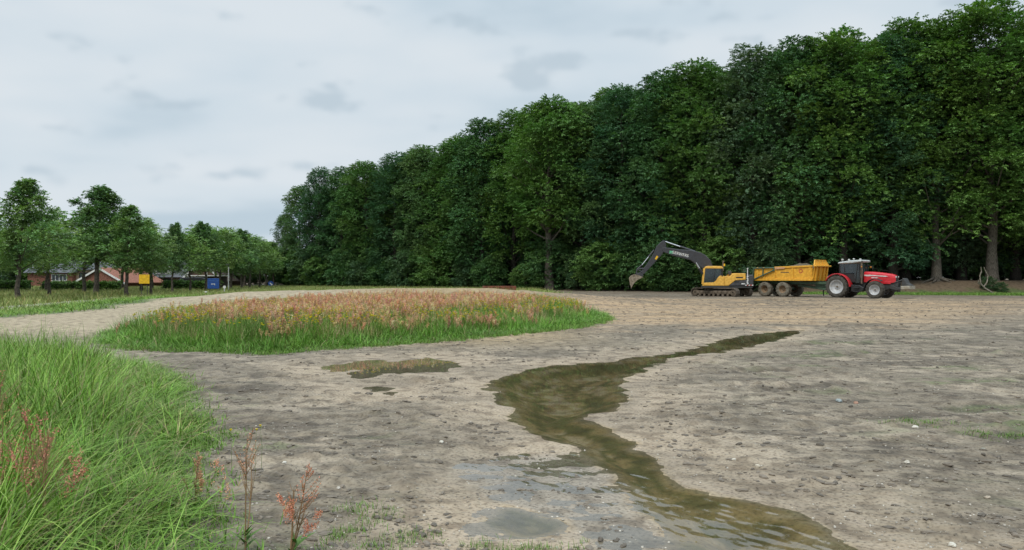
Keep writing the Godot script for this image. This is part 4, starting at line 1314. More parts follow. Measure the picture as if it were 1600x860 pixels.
	s.box(Vector3(0.6, 1.95, 0.4), Vector3(0.3, 0.3, 0.3), 0.04)
	obj("handrail", s, M.darksteel, up)

func wheel(r: float, width: float, rim_r: float, lugs: int, rim: Material, tyre: Material, parent: Node3D, at_: Vector3, side: float) -> void:
	var w := Node3D.new()
	w.name = "wheel"
	parent.add_child(w, true)
	w.position = at_
	var h := width / 2
	var s := Shape.new()
	var prof := [Vector2(rim_r, -h * 0.82), Vector2(rim_r * 1.1, -h * 0.98), Vector2(r * 0.85, -h), Vector2(r * 0.95, -h * 0.86), Vector2(r * 0.975, -h * 0.4), Vector2(r * 0.98, 0), Vector2(r * 0.975, h * 0.4), Vector2(r * 0.95, h * 0.86), Vector2(r * 0.85, h), Vector2(rim_r * 1.1, h * 0.98), Vector2(rim_r, h * 0.82)]
	s.lathe(prof, Vector3.ZERO, Basis.IDENTITY, 36)
	for i in lugs:
		for z in [-1, 1]:
			var a: float = TAU * (i + (0.5 if z > 0 else 0.0)) / lugs
			var rad := Vector3(cos(a), sin(a), 0)
			var tg := Vector3(-sin(a), cos(a), 0)
			var b := Basis(tg, rad, Vector3(0, 0, 1)) * Basis(Vector3.UP, 0.62 * z)
			s.box(rad * r * 0.965 + Vector3(0, 0, z * h * 0.48), Vector3(r * 0.06, r * 0.075, h * 1.12), 0.008, b)
	obj("tyre", s, tyre, w)
	s = Shape.new()
	var d := side
	var rp := [Vector2(0.001, h * 0.22), Vector2(rim_r * 0.22, h * 0.24), Vector2(rim_r * 0.24, h * 0.1), Vector2(rim_r * 0.5, h * 0.05), Vector2(rim_r * 0.78, h * 0.35), Vector2(rim_r * 0.86, h * 0.7), Vector2(rim_r * 1.0, h * 0.86), Vector2(rim_r * 1.05, h * 0.84)]
	var turned := []
	for p in rp: turned.append(Vector2(p.x, p.y * d))
	if d > 0: turned.reverse()
	s.lathe(turned, Vector3.ZERO, Basis.IDENTITY, 32)
	s.lathe([Vector2(rim_r * 1.02, -h * 0.8), Vector2(rim_r * 0.9, -h * 0.5), Vector2(rim_r * 0.9, h * 0.5), Vector2(rim_r * 1.02, h * 0.8)], Vector3.ZERO, Basis.IDENTITY, 32)
	obj("rim", s, rim, w)
	s = Shape.new()
	s.tube([Vector3(0, 0, h * 0.05 * d), Vector3(0, 0, h * 0.36 * d)], [rim_r * 0.17, rim_r * 0.15], 14)
	for i in 8:
		var a := TAU * i / 8
		s.tube([Vector3(cos(a) * rim_r * 0.36, sin(a) * rim_r * 0.36, h * 0.04 * d), Vector3(cos(a) * rim_r * 0.36, sin(a) * rim_r * 0.36, h * 0.16 * d)], [0.018, 0.018], 6)
	obj("hub", s, M.mudsteel, w)

func build_trailer() -> void:
	var t := thing("dump_trailer", "orange tipping trailer on green chassis hitched behind the red tractor", "trailer", Vector3(22.2, ground(22.2, 66.0) - 0.02, -66.0), -47.0)
	var kx := 0.01027
	var ky := 0.00924
	var q := func(list: Array) -> PackedVector2Array: return pts(list, 288, 485, kx, ky)
	for z in [1.0, -1.0]:
		for x in [-0.8, 0.79]: wheel(0.6, 0.52, 0.3, 16, M.rim_rust, M.tyre_dusty, t, Vector3(x, 0.6, z), signf(z))
	var s := Shape.new()
	for z in [-0.45, 0.45]:
		s.prism(q.call([130, 375, 690, 375, 690, 352, 130, 352]), z - 0.07, z + 0.07, 0.01)
	for x in [-1.5, 0.0, 1.6, 3.6]: s.box(Vector3(x, 1.1, 0), Vector3(0.12, 0.18, 1.0), 0.01)
	s.box(Vector3(0, 0.72, 0), Vector3(2.0, 0.16, 0.7), 0.03)
	for x in [-0.8, 0.79]: s.tube([Vector3(x, 0.6, -0.95), Vector3(x, 0.6, 0.95)], [0.07, 0.07], 10)
	obj("chassis", s, M.green, t)
	s = Shape.new()
	for z in [-1, 1]:
		s.prism(q.call([450, 392, 660, 425, 745, 425, 745, 408, 640, 405, 450, 378]), 0.28 * z - 0.06, 0.28 * z + 0.06, 0.01)
	s.box(Vector3(4.35, 0.66, 0), Vector3(0.5, 0.12, 0.5), 0.02)
	s.prism(q.call([590, 405, 690, 405, 690, 355, 590, 355]), -0.3, 0.3, 0.03)
	obj("drawbar", s, M.green, t)
	s = Shape.new()
	s.tube([Vector3(4.1, 1.15, 0.1), Vector3(4.55, 1.1, 0.1)], [0.035, 0.035], 8)
	s.tube([Vector3(3.5, 0.55, -0.3), Vector3(3.5, 0.1, -0.3)], [0.05, 0.04], 8)
	obj("hydraulic_hose", s, M.darksteel, t)
	# body: two sides, floor, front wall with raised spill board
	for z in [1, -1]:
		s = Shape.new()
		s.prism(q.call([118, 345, 610, 345, 612, 218, 300, 228, 122, 232]), z * 1.18 - 0.025, z * 1.18 + 0.025, 0.006)
		obj("side_wall", s, M.orange, t)
		for x in [150, 205, 300, 450, 595]:
			s = Shape.new()
			s.prism(q.call([x - 7, 340, x + 7, 340, x + 7, 226, x - 7, 226]), z * 1.205, z * 1.26, 0.012)
			obj("side_rib", s, M.orange, t)
		s = Shape.new()
		s.prism(q.call([118, 345, 612, 345, 612, 328, 118, 328]), z * 1.205, z * 1.28, 0.012)
		obj("lower_rail", s, M.orange, t)
		s = Shape.new()
		s.prism(q.call([300, 238, 614, 226, 614, 212, 300, 222]), z * 1.2, z * 1.29, 0.012)
		obj("upper_rail", s, M.orange, t)
		s = Shape.new()
		s.prism(q.call([305, 245, 385, 240, 395, 228, 305, 224]), z * 1.29, z * 1.3)
		obj("reflective_plate", s, M.salmon, t)
		# tail frame
		s = Shape.new()
		for e in [[106, 340, 120, 232], [120, 234, 302, 232], [112, 338, 302, 250], [205, 240, 200, 305], [296, 234, 300, 262]]:
			var a: PackedVector2Array = q.call(e)
			s.tube([Vector3(a[0].x, a[0].y, z * 1.31), Vector3(a[1].x, a[1].y, z * 1.31)], [0.055, 0.055], 6)
		obj("tailgate_arm", s, M.green, t)
	s = Shape.new()
	for i in 22:
		var a := TAU * i / 22
		var b := TAU * (i + 1) / 22
		var cc: PackedVector2Array = q.call([517, 262])
		var o := Vector3(cc[0].x, cc[0].y, 1.21)
		s.quad(o + Vector3(cos(a) * 0.17, sin(a) * 0.17, 0), o + Vector3(cos(b) * 0.17, sin(b) * 0.17, 0), o + Vector3(cos(b) * 0.11, sin(b) * 0.11, 0), o + Vector3(cos(a) * 0.11, sin(a) * 0.11, 0), Vector3.BACK)
	obj("round_emblem", s, M.red, t)
	s = Shape.new()
	s.prism(q.call([350, 275, 420, 275, 420, 269, 350, 269]), 1.205, 1.212)
	obj("marking_strip", s, M.darksteel, t)
	s = Shape.new()
	s.box(Vector3(0.75, 1.33, 0), Vector3(5.1, 0.08, 2.3), 0.01)
	obj("body_floor", s, M.orange, t)
	s = Shape.new()
	s.box(Vector3(-1.8, 1.85, 0), Vector3(0.07, 1.0, 2.36), 0.01)
	for z in [-0.8, 0, 0.8]: s.box(Vector3(-1.86, 1.85, z), Vector3(0.07, 0.95, 0.1), 0.01)
	obj("tailgate", s, M.green, t)
	# front: sloped wall, ribs and spill board
	var fw := Shape.new()
	var f0 := Vector3(3.32, 1.3, 0)
	fw.prism(PackedVector2Array([Vector2(3.28, 1.3), Vector2(3.34, 1.3), Vector2(3.5, 2.46), Vector2(3.44, 2.46)]), -1.18, 1.18, 0.004)
	obj("front_wall", fw, M.orange, t)
	for z in [-0.9, -0.35, 0.35, 0.9]:
		s = Shape.new()
		s.prism(PackedVector2Array([Vector2(3.34, 1.28), Vector2(3.45, 1.28), Vector2(3.62, 2.46), Vector2(3.5, 2.46)]), z - 0.07, z + 0.07, 0.015)
		obj("front_rib", s, M.orange, t)
	s = Shape.new()
	s.box(Vector3(3.56, 2.46, 0), Vector3(0.24, 0.1, 2.62), 0.02)
	obj("front_rail", s, M.orange, t)
	s = Shape.new()
	var w0 := [Vector3(3.44, 2.5, -1.2), Vector3(3.44, 2.5, 1.2), Vector3(3.34, 2.92, 0.86), Vector3(3.34, 2.92, -0.86)]
	var thick := Vector3(0.05, 0, 0)
	s.quad(w0[0] + thick, w0[1] + thick, w0[2] + thick, w0[3] + thick, Vector3.RIGHT)
	s.quad(w0[0], w0[1], w0[2], w0[3], Vector3.LEFT)
	for i in 4: s.quad(w0[i], w0[(i + 1) % 4], w0[(i + 1) % 4] + thick, w0[i] + thick, (w0[i] + w0[(i + 1) % 4]) * 0.5 - Vector3(3.39, 2.7, 0))
	for z in [-0.7, -0.25, 0.25, 0.7]: s.box(Vector3(3.45, 2.7, z), Vector3(0.06, 0.4, 0.07), 0.01, Basis(Vector3.BACK, 0.23))
	s.box(Vector3(3.37, 2.92, 0), Vector3(0.14, 0.06, 1.76), 0.01)
	s.tube([Vector3(3.46, 2.5, 1.22), Vector3(3.36, 2.92, 0.88)], [0.05, 0.05], 6)
	s.tube([Vector3(3.46, 2.5, -1.22), Vector3(3.36, 2.92, -0.88)], [0.05, 0.05], 6)
	obj("spill_board", s, M.orange, t)
	# its load of earth and uprooted green
	var nz := FastNoiseLite.new()
	nz.frequency = 0.7
	var e := Shape.new()
	var hh := func(x: float, z: float) -> float:
		return 2.28 + 0.42 * exp(-pow((x - 1.9) / 1.1, 2.0)) * exp(-pow(z / 0.9, 2.0)) + 0.12 * nz.get_noise_2d(x * 2.0, z * 2.0) - 0.25 * sm(0.2, -1.7, x) + 0.05 * nz.get_noise_2d(x * 8.0, z * 8.0)
	var st := 0.115
	for i in 44:
		for j in 20:
			var x := -1.75 + i * st
			var z := -1.15 + j * st
			var p00 := Vector3(x, hh.call(x, z), z)
			var p10 := Vector3(x + st, hh.call(x + st, z), z)
			var p11 := Vector3(x + st, hh.call(x + st, z + st), z + st)
			var p01 := Vector3(x, hh.call(x, z + st), z + st)
			e.tri(p00, p10, p11, Vector3.UP); e.tri(p00, p11, p01, Vector3.UP)
	var heap := obj("earth_load", e, M.earth)
	heap.transform = t.transform
	tag(heap, "heap of dark earth loaded in the orange trailer", "earth")

func build_tractor() -> void:
	var t := thing("tractor", "red farm tractor with white cab roof before the earth bank", "tractor", Vector3(25.67, ground(25.67, 62.0) - 0.02, -62.0), -47.0)
	var k := 0.00868
	var q := func(list: Array) -> PackedVector2Array: return pts(list, 860, 487, k, k)
	for z in [0.92, -0.92]:
		wheel(0.86, 0.56, 0.53, 20, M.rim_silver, M.tyre, t, Vector3(0, 0.86, z), signf(z))
		wheel(0.655, 0.46, 0.385, 18, M.rim_silver, M.tyre, t, Vector3(2.86, 0.655, z), signf(z))
	var s := Shape.new()
	s.prism(q.call([800, 430, 1000, 430, 1060, 420, 1260, 415, 1290, 395, 1290, 350, 1060, 345, 800, 350]), -0.3, 0.3, 0.04)
	s.tube([Vector3(0, 0.86, -0.8), Vector3(0, 0.86, 0.8)], [0.2, 0.2], 14)
	s.tube([Vector3(2.86, 0.65, -0.8), Vector3(2.86, 0.65, 0.8)], [0.13, 0.13], 12)
	obj("chassis", s, M.darksteel, t)
	s = Shape.new()
	s.prism(q.call([975, 430, 1060, 430, 1085, 420, 1085, 395, 1050, 375, 975, 370]), 0.35, 0.86, 0.03)
	for i in 2: s.box(Vector3(1.45, 0.5 + i * 0.28, 0.95), Vector3(0.42, 0.05, 0.22), 0.01)
	obj("fuel_tank", s, M.black, t)
	# bonnet: rounded section swept along the engine
	s = Shape.new()
	var rings := []
	for st in [[1.78, 2.02, 1.22, 0.40], [2.4, 2.0, 1.2, 0.40], [3.1, 1.93, 1.18, 0.38], [3.75, 1.83, 1.16, 0.35], [3.98, 1.74, 1.2, 0.31], [4.06, 1.6, 1.24, 0.27]]:
		var ring := PackedVector3Array()
		for p in [[-1.0, 0.0], [-1.0, 0.62], [-0.92, 0.84], [-0.68, 0.96], [0.0, 1.0], [0.68, 0.96], [0.92, 0.84], [1.0, 0.62], [1.0, 0.0]]:
			ring.append(Vector3(st[0], lerpf(st[2], st[1], p[1]), p[0] * st[3]))
		rings.append(ring)
	for i in rings.size() - 1:
		for j in 8:
			var mid: Vector3 = (rings[i][j] + rings[i + 1][j + 1]) * 0.5
			s.quad(rings[i][j], rings[i + 1][j], rings[i + 1][j + 1], rings[i][j + 1], mid - Vector3(mid.x, 1.45, 0))
	for j in range(1, 8): s.tri(rings[5][0], rings[5][j], rings[5][j + 1], Vector3.RIGHT)
	var hood := obj("bonnet", s, M.tractor_red, t)
	s = Shape.new()
	s.box(Vector3(4.04, 1.48, 0), Vector3(0.09, 0.4, 0.44), 0.03)
	obj("grille", s, M.black, hood)
	for z in [-0.2, 0.2]:
		s = Shape.new()
		s.box(Vector3(4.07, 1.6, z), Vector3(0.07, 0.12, 0.16), 0.02)
		obj("headlight", s, M.lens, hood)
	for z in [-1, 1]:
		s = Shape.new()
		s.prism(q.call([1068, 283, 1110, 282, 1250, 292, 1275, 297, 1240, 300, 1150, 293, 1100, 296, 1068, 293]), z * 0.402, z * 0.412)
		obj("white_decal", s, M.white, hood)
		s = Shape.new()
		s.prism(q.call([1130, 305, 1190, 307, 1180, 312, 1130, 311]), z * 0.402, z * 0.41)
		obj("white_decal", s, M.white, hood)
		s = Shape.new()
		s.box(Vector3(3.1, 1.18, z * 0.36), Vector3(1.3, 0.2, 0.04), 0.02)
		obj("side_panel", s, M.tractor_red, hood)
		# mudguards
		s = Shape.new()
		var arc := PackedVector2Array()
		for i in 15:
			var a := deg_to_rad(152.0 - i * 10.8)
			arc.append(Vector2(cos(a), sin(a)) * 1.02 + Vector2(0, 0.86))
		for i in 15:
			var a := deg_to_rad(0.8 + i * 10.8)
			arc.append(Vector2(cos(a), sin(a)) * 0.96 + Vector2(0, 0.86))
		s.prism(arc, z * 0.55, z * 1.12, 0.015)
		obj("rear_mudguard", s, M.tractor_red, t)
		s = Shape.new()
		arc = PackedVector2Array()
		for i in 13:
			var a := deg_to_rad(172.0 - i * 10.0)
			arc.append(Vector2(cos(a), sin(a)) * 0.8 + Vector2(2.86, 0.68))
		for i in 13:
			var a := deg_to_rad(52.0 + i * 10.0)
			arc.append(Vector2(cos(a), sin(a)) * 0.76 + Vector2(2.86, 0.68))
		s.prism(arc, z * 0.72, z * 1.1, 0.01)
		obj("front_mudguard", s, M.black, t)
		# cab glazing and posts
		for bar in [[875, 270, 872, 186, 0.045], [915, 268, 912, 186, 0.04], [1010, 340, 1030, 186, 0.045], [1050, 345, 1040, 186, 0.05]]:
			s = Shape.new()
			var a: PackedVector2Array = q.call([bar[0], bar[1], bar[2], bar[3]])
			s.tube([Vector3(a[0].x, a[0].y, z * 0.78), Vector3(a[1].x, a[1].y, z * 0.74)], [bar[4], bar[4]], 8)
			obj("cab_post", s, M.black, t)
		s = Shape.new()
		s.prism(q.call([875, 268, 1000, 268, 1012, 355, 1048, 355, 1038, 188, 873, 188]), z * 0.755, z * 0.765)
		obj("window", s, M.glass, t)
	s = Shape.new()
	var we: PackedVector2Array = q.call([1052, 260, 1042, 188])
	s.quad(Vector3(we[0].x, we[0].y, -0.72), Vector3(we[1].x, we[1].y, -0.72), Vector3(we[1].x, we[1].y, 0.72), Vector3(we[0].x, we[0].y, 0.72), Vector3.RIGHT)
	obj("windscreen", s, M.glass, t)
	s = Shape.new()
	we = q.call([872, 268, 870, 188])
	s.quad(Vector3(we[0].x, we[0].y, -0.72), Vector3(we[1].x, we[1].y, -0.72), Vector3(we[1].x, we[1].y, 0.72), Vector3(we[0].x, we[0].y, 0.72), Vector3.LEFT)
	obj("rear_window", s, M.glass, t)
	s = Shape.new()
	s.prism(q.call([858, 186, 862, 172, 960, 158, 1050, 153, 1064, 160, 1060, 172, 980, 182]), -0.86, 0.86, 0.05)
	obj("cab_roof", s, M.roof_white, t)
	s = Shape.new()
	s.prism(q.call([880, 350, 1050, 352, 1050, 290, 1000, 270, 880, 272]), -0.7, 0.7, 0.03)
	obj("cab_body", s, M.black, t)
	s = Shape.new()
	s.box(Vector3(0.55, 1.95, 0), Vector3(0.5, 0.14, 0.52), 0.05)
	s.box(Vector3(0.32, 2.25, 0), Vector3(0.13, 0.65, 0.5), 0.05)
	obj("driver_seat", s, M.seat_blue, t)
	s = Shape.new()
	s.lathe([Vector2(0.2, -0.02), Vector2(0.2, 0.02), Vector2(0.17, 0.02), Vector2(0.17, -0.02), Vector2(0.2, -0.02)], Vector3(1.15, 2.05, 0), Basis(Vector3.UP, 1.2) * Basis(Vector3.RIGHT, 0.6), 18)
	s.tube([Vector3(1.35, 1.75, 0), Vector3(1.16, 2.05, 0)], [0.05, 0.03], 8)
	obj("steering_wheel", s, M.black, t)
	s = Shape.new()
	s.tube([Vector3(1.72, 1.1, 0.66), Vector3(1.72, 2.62, 0.66), Vector3(1.78, 2.8, 0.66)], [0.075, 0.075, 0.05], 10)
	s.tube([Vector3(1.72, 1.5, 0.66), Vector3(1.72, 2.3, 0.66)], [0.095, 0.095], 12)
	obj("exhaust_pipe", s, M.mudsteel, t)
	for z in [0.95, -0.95]:
		s = Shape.new()
		s.tube([Vector3(1.62, 2.5, z * 0.8), Vector3(1.8, 2.42, z * 1.12)], [0.02, 0.02], 6)
		s.box(Vector3(1.82, 2.3, z * 1.14), Vector3(0.06, 0.3, 0.2), 0.02, Basis(Vector3.UP, 0.3))
		obj("mirror", s, M.black, t)
		s = Shape.new()
		s.box(Vector3(1.78, 2.36, z * 0.88), Vector3(0.12, 0.13, 0.14), 0.03)
		obj("indicator_lamp", s, M.amber, t)
		s = Shape.new()
		s.tube([Vector3(0.2, 2.75, z * 0.6), Vector3(0.2, 2.88, z * 0.6)], [0.02, 0.02], 6)
		s.box(Vector3(0.22, 2.94, z * 0.6), Vector3(0.14, 0.12, 0.16), 0.03)
		s.box(Vector3(1.1, 2.97, z * 0.6), Vector3(0.14, 0.1, 0.16), 0.03)
		s.tube([Vector3(1.1, 2.84, z * 0.6), Vector3(1.1, 2.95, z * 0.6)], [0.02, 0.02], 6)
		obj("work_lamp", s, M.lens, t)
	# front linkage and weight
	s = Shape.new()
	for z in [-0.3, 0.3]:
		s.prism(q.call([1280, 400, 1340, 415, 1395, 400, 1395, 385, 1335, 390, 1290, 365]), z - 0.05, z + 0.05, 0.01)
		s.tube([Vector3(4.0, 1.2, z), Vector3(4.65, 1.45, z * 0.3)], [0.04, 0.04], 8)
	s.prism(q.call([1285, 420, 1345, 430, 1350, 350, 1290, 345]), -0.25, 0.25, 0.04)
	obj("front_linkage", s, M.darksteel, t)
	s = Shape.new()
	s.prism(q.call([1378, 408, 1450, 404, 1450, 372, 1420, 355, 1400, 315, 1385, 312, 1378, 360]), -0.34, 0.34, 0.03)
	obj("weight_frame", s, M.darksteel, t)
	s = Shape.new()
	s.prism(q.call([1380, 409, 1452, 404, 1452, 376, 1380, 380]), -0.55, 0.55, 0.03)
	obj("front_weight", s, M.concrete, t)

# ------------------------------------------------------------------ road side
func window_part(t: Node3D, at_: Vector3, w: float, h: float, panes: int, frame: Material) -> void:
	var f := Shape.new()
	var d := 0.07
	f.box(at_ + Vector3(0, h / 2, 0), Vector3(w + d, d, 0.12)); f.box(at_ - Vector3(0, h / 2, 0), Vector3(w + d, d, 0.16))
	for i in panes + 1: f.box(at_ + Vector3(-w / 2 + w * i / panes, 0, 0), Vector3(d, h - d, 0.12))
	var o := obj("window", f, frame, t)
	for i in panes:
		var g := Shape.new()
		g.box(at_ + Vector3(-w / 2 + w * (i + 0.5) / panes, 0, -0.02), Vector3(w / panes - d, h - d, 0.02))
		obj("pane", g, M.window_glass, o)

func gable(t: Node3D, w: float, eave: float, ridge: float, depth: float, wall: Material, roof: Material) -> void:
	var s := Shape.new()
	s.prism(PackedVector2Array([Vector2(-w / 2, -0.3), Vector2(w / 2, -0.3), Vector2(w / 2, eave), Vector2(0, ridge), Vector2(-w / 2, eave)]), -depth, 0)
	obj("wall", s, wall, t)
	for sd in [-1, 1]:
		s = Shape.new()
		var a := Vector2(0, ridge + 0.12)
		var b := Vector2(sd * (w / 2 + 0.4), eave - 0.4 * (ridge - eave) / (w / 2) + 0.12)
		var nn := Vector2(b.y - a.y, a.x - b.x).normalized() * 0.14 * (1 if sd < 0 else -1)
		if nn.y < 0: nn = -nn
		s.prism(PackedVector2Array([a, b, b + nn, a + nn]), -depth - 0.3, 0.28)
		obj("roof_slope", s, roof, t)
		s = Shape.new()
		s.prism(PackedVector2Array([a - Vector2(0, 0.1), b - Vector2(0, 0.1), b + nn * 1.1, a + nn * 1.1]), 0.285, 0.33)
		obj("barge_board", s, M.white, t)

func build_road() -> void:
	# cycle path with pale concrete edge
	var p := Shape.new()
	for i in 60:
		var d0 := 20.0 + i * 2.4
		var d1 := d0 + 2.4
		for e in [[-1.0, 1.0]]:
			var a := Vector3(cycle_x(d0) + e[0], ground(cycle_x(d0), d0) + 0.05, -d0)
			var b := Vector3(cycle_x(d0) + e[1], ground(cycle_x(d0), d0) + 0.05, -d0)
			var c := Vector3(cycle_x(d1) + e[1], ground(cycle_x(d1), d1) + 0.05, -d1)
			var f := Vector3(cycle_x(d1) + e[0], ground(cycle_x(d1), d1) + 0.05, -d1)
			p.quad(a, b, c, f, Vector3.UP)
			p.quad(b, c, c - Vector3(0, 0.15, 0), b - Vector3(0, 0.15, 0), Vector3.RIGHT)
	var o := obj("cycle_path", p, M.concrete)
	o.set_meta("kind", "structure")
	tag(o, "pale concrete cycle path running through the verge", "path")
	# asphalt road behind the trees
	p = Shape.new()
	for i in 30:
		var d0 := 40.0 + i * 4.0
		var d1 := d0 + 4.0
		p.quad(Vector3(cycle_x(d0) - 18.0, 0.06, -d0), Vector3(cycle_x(d0) - 11.0, 0.06, -d0), Vector3(cycle_x(d1) - 11.0, 0.06, -d1), Vector3(cycle_x(d1) - 18.0, 0.06, -d1), Vector3.UP)
	o = obj("road", p, M.asphalt)
	o.set_meta("kind", "structure")
	tag(o, "grey asphalt road between the hedges and the verge trees", "road")
	# houses
	var k := 118.0 / 1250.0
	var t := thing("brick_house", "long low brick house with white framed windows behind the hedge", "house", Vector3(-68.2, -0.2, -118), 0)
	var s := Shape.new()
	s.box(Vector3(0, 1.1, -3), Vector3(6.6, 2.8, 6))
	obj("wall", s, M.brick, t)
	s = Shape.new()
	s.prism(PackedVector2Array([Vector2(0.3, 2.45), Vector2(-6.6, 2.45), Vector2(-3.2, 4.3)]), -3.7, 3.7)
	var rf := obj("roof", s, M.slate, t)
	rf.rotation_degrees.y = -90
	rf.position = Vector3(0, 0, 0.2)
	window_part(t, Vector3(1.4, 1.75, 0.03), 2.2, 0.95, 4, M.white)
	t = thing("cream_house", "cream rendered house front with dark framed window strip", "house", Vector3(-61.8, -0.2, -119), 0)
	s = Shape.new()
	s.box(Vector3(0, 1.25, -3), Vector3(6.2, 3.1, 6))
	obj("wall", s, M.cream, t)
	s = Shape.new()
	s.box(Vector3(0, 2.92, -2.9), Vector3(6.6, 0.2, 6.6), 0.03)
	var fr := obj("flat_roof", s, M.slate, t)
	s = Shape.new()
	s.prism(PackedVector2Array([Vector2(0, 3.05), Vector2(-6, 3.05), Vector2(-3, 4.7)]), -3.0, 3.0)
	var ro := obj("rear_roof", s, M.slate, t)
	ro.rotation_degrees.y = -90
	ro.position = Vector3(0.8, 0, -1.6)
	window_part(t, Vector3(-1.6, 1.95, 0.03), 1.9, 0.9, 3, M.black)
	window_part(t, Vector3(1.2, 1.95, 0.03), 2.0, 0.9, 3, M.black)
	t = thing("gabled_house", "brick house with red tiled gable and white barge boards", "house", Vector3(-57.2, -0.3, -111), -14)
	gable(t, 7.6, 1.1, 3.0, 8.0, M.brick, M.tiles)
	t = thing("dormer_house", "grey roofed house with white dormer behind the red gable", "house", Vector3(-52.4, -0.2, -121), 0)
	s = Shape.new()
	s.box(Vector3(0, 0.8, -3), Vector3(5.2, 2.2, 6))
	obj("wall", s, M.brick_dark, t)
	s = Shape.new()
	s.prism(PackedVector2Array([Vector2(0.4, 1.8), Vector2(-6.4, 1.8), Vector2(-3, 4.4)]), -2.8, 2.8)
	ro = obj("roof", s, M.slate, t)
	ro.rotation_degrees.y = -90
	ro.position = Vector3(0, 0, 0.1)
	s = Shape.new()
	s.box(Vector3(-0.6, 2.75, -1.2), Vector3(2.6, 1.1, 2.0), 0.02)
	s.box(Vector3(-0.6, 3.36, -1.1), Vector3(2.9, 0.14, 2.4), 0.02)
	obj("dormer", s, M.white, t)
	window_part(t, Vector3(-0.6, 2.75, -0.18), 1.6, 0.7, 2, M.white)
	s = Shape.new()
	s.box(Vector3(0.3, 0.75, 0.03), Vector3(1.5, 1.7, 0.06), 0.0)
	obj("garage_door", s, M.black, t)
	t = thing("steep_house", "dark brown house with steep tiled roof beside the dormer house", "house", Vector3(-46.6, -0.2, -120), 0)
	gable(t, 5.6, 1.4, 4.1, 7.0, M.brick_dark, M.tiles_dark)
	t = thing("far_house", "brown brick house behind the row of young trees", "house", Vector3(-50.5, -0.2, -132), 0)
	gable(t, 8.6, 2.1, 3.9, 7.0, M.brick_dark, M.tiles_dark)
	window_part(t, Vector3(1.0, 1.3, 0.03), 1.6, 0.9, 2, M.white)
	t = thing("shed", "low dark timber shed with white fascia by the avenue", "shed", Vector3(-41.7, 0.0, -108), 0)
	s = Shape.new()
	for i in 22: s.box(Vector3(-2.1 + i * 0.2, 0.85, 0.0), Vector3(0.18, 1.7, 0.05), 0.0)
	obj("board_wall", s, M.timber, t)
	s = Shape.new()
	s.box(Vector3(0, 0.85, -1.5), Vector3(4.3, 1.7, 2.9))
	obj("body", s, M.timber, t)
	s = Shape.new()
	s.box(Vector3(0, 1.78, -1.4), Vector3(4.7, 0.14, 3.4), 0.02)
	obj("flat_roof", s, M.white, t)
	t = thing("parked_trailer", "dark covered trailer parked between the trunks of the avenue", "trailer", Vector3(-40.3, 0.05, -101), 12)
	s = Shape.new()
	s.prism(PackedVector2Array([Vector2(-1.6, 0.35), Vector2(1.6, 0.35), Vector2(1.55, 1.35), Vector2(1.1, 1.55), Vector2(-1.3, 1.5), Vector2(-1.6, 1.2)]), -0.8, 0.8, 0.08)
	obj("cover", s, M.black, t)
	for x in [-0.6, 0.6]:
		for z in [-0.85, 0.85]:
			s = Shape.new()
			s.tube([Vector3(x, 0.3, z - 0.1), Vector3(x, 0.3, z + 0.1)], [0.3, 0.3], 16)
			obj("wheel", s, M.tyre, t)
	# signs
	t = thing("yellow_sign", "square yellow road sign on two thin posts among the trees", "sign", Vector3(-27.6, ground(-27.6, 60), -60), 12)
	s = Shape.new()
	s.box(Vector3(0, 1.42, 0), Vector3(0.74, 0.68, 0.04), 0.015)
	obj("sign_board", s, M.sign_yellow, t)
	for x in [-0.2, 0.2]:
		s = Shape.new()
		s.tube([Vector3(x, -0.2, -0.05), Vector3(x, 1.72, -0.05)], [0.022, 0.022], 8)
		obj("post", s, M.darksteel, t)
	t = thing("blue_sign", "blue direction sign with small white arrow beside a pale mast", "sign", Vector3(-26.9, ground(-26.9, 72), -72), 10)
	s = Shape.new()
	s.box(Vector3(0, 1.25, 0), Vector3(1.25, 1.15, 0.05), 0.03)
	obj("sign_board", s, M.blue, t)
	s = Shape.new()
	s.box(Vector3(0.02, 1.2, 0.032), Vector3(0.3, 0.06, 0.01)); s.box(Vector3(0.16, 1.15, 0.032), Vector3(0.06, 0.2, 0.01))
	s.prism(PackedVector2Array([Vector2(-0.26, 1.2), Vector2(-0.12, 1.28), Vector2(-0.12, 1.12)]), 0.027, 0.037)
	obj("arrow", s, M.white, t)
	s = Shape.new()
	s.box(Vector3(0.0, 1.58, 0.03), Vector3(1.2, 0.03, 0.008))
	s.box(Vector3(0.25, 1.45, 0.03), Vector3(0.6, 0.025, 0.008))
	obj("line_marking", s, M.pale_blue, t)
	for x in [-0.4, 0.4]:
		s = Shape.new()
		s.tube([Vector3(x, -0.2, -0.06), Vector3(x, 1.5, -0.06)], [0.04, 0.04], 8)
		obj("post", s, M.darksteel, t)
	t.scale = Vector3.ONE * 0.8
	t = thing("small_blue_sign", "small round blue sign at the end of the avenue", "sign", Vector3(-37.1, ground(-37.1, 123), -123), 0)
	s = Shape.new()
	s.tube([Vector3(0, 0.6, 0), Vector3(0, 0.6, 0.05)], [0.42, 0.42], 20)
	obj("disc", s, M.blue, t)
	s = Shape.new()
	s.box(Vector3(0, 0.6, 0.06), Vector3(0.4, 0.14, 0.012), 0.0, Basis(Vector3.BACK, -0.7))
	s.prism(PackedVector2Array([Vector2(0.26, 0.36), Vector2(0.26, 0.6), Vector2(0.02, 0.36)]), 0.052, 0.066)
	obj("arrow", s, M.white, t)
	s = Shape.new()
	s.tube([Vector3(0, -0.2, -0.03), Vector3(0, 0.9, -0.03)], [0.04, 0.04], 8)
	obj("post", s, M.darksteel, t)
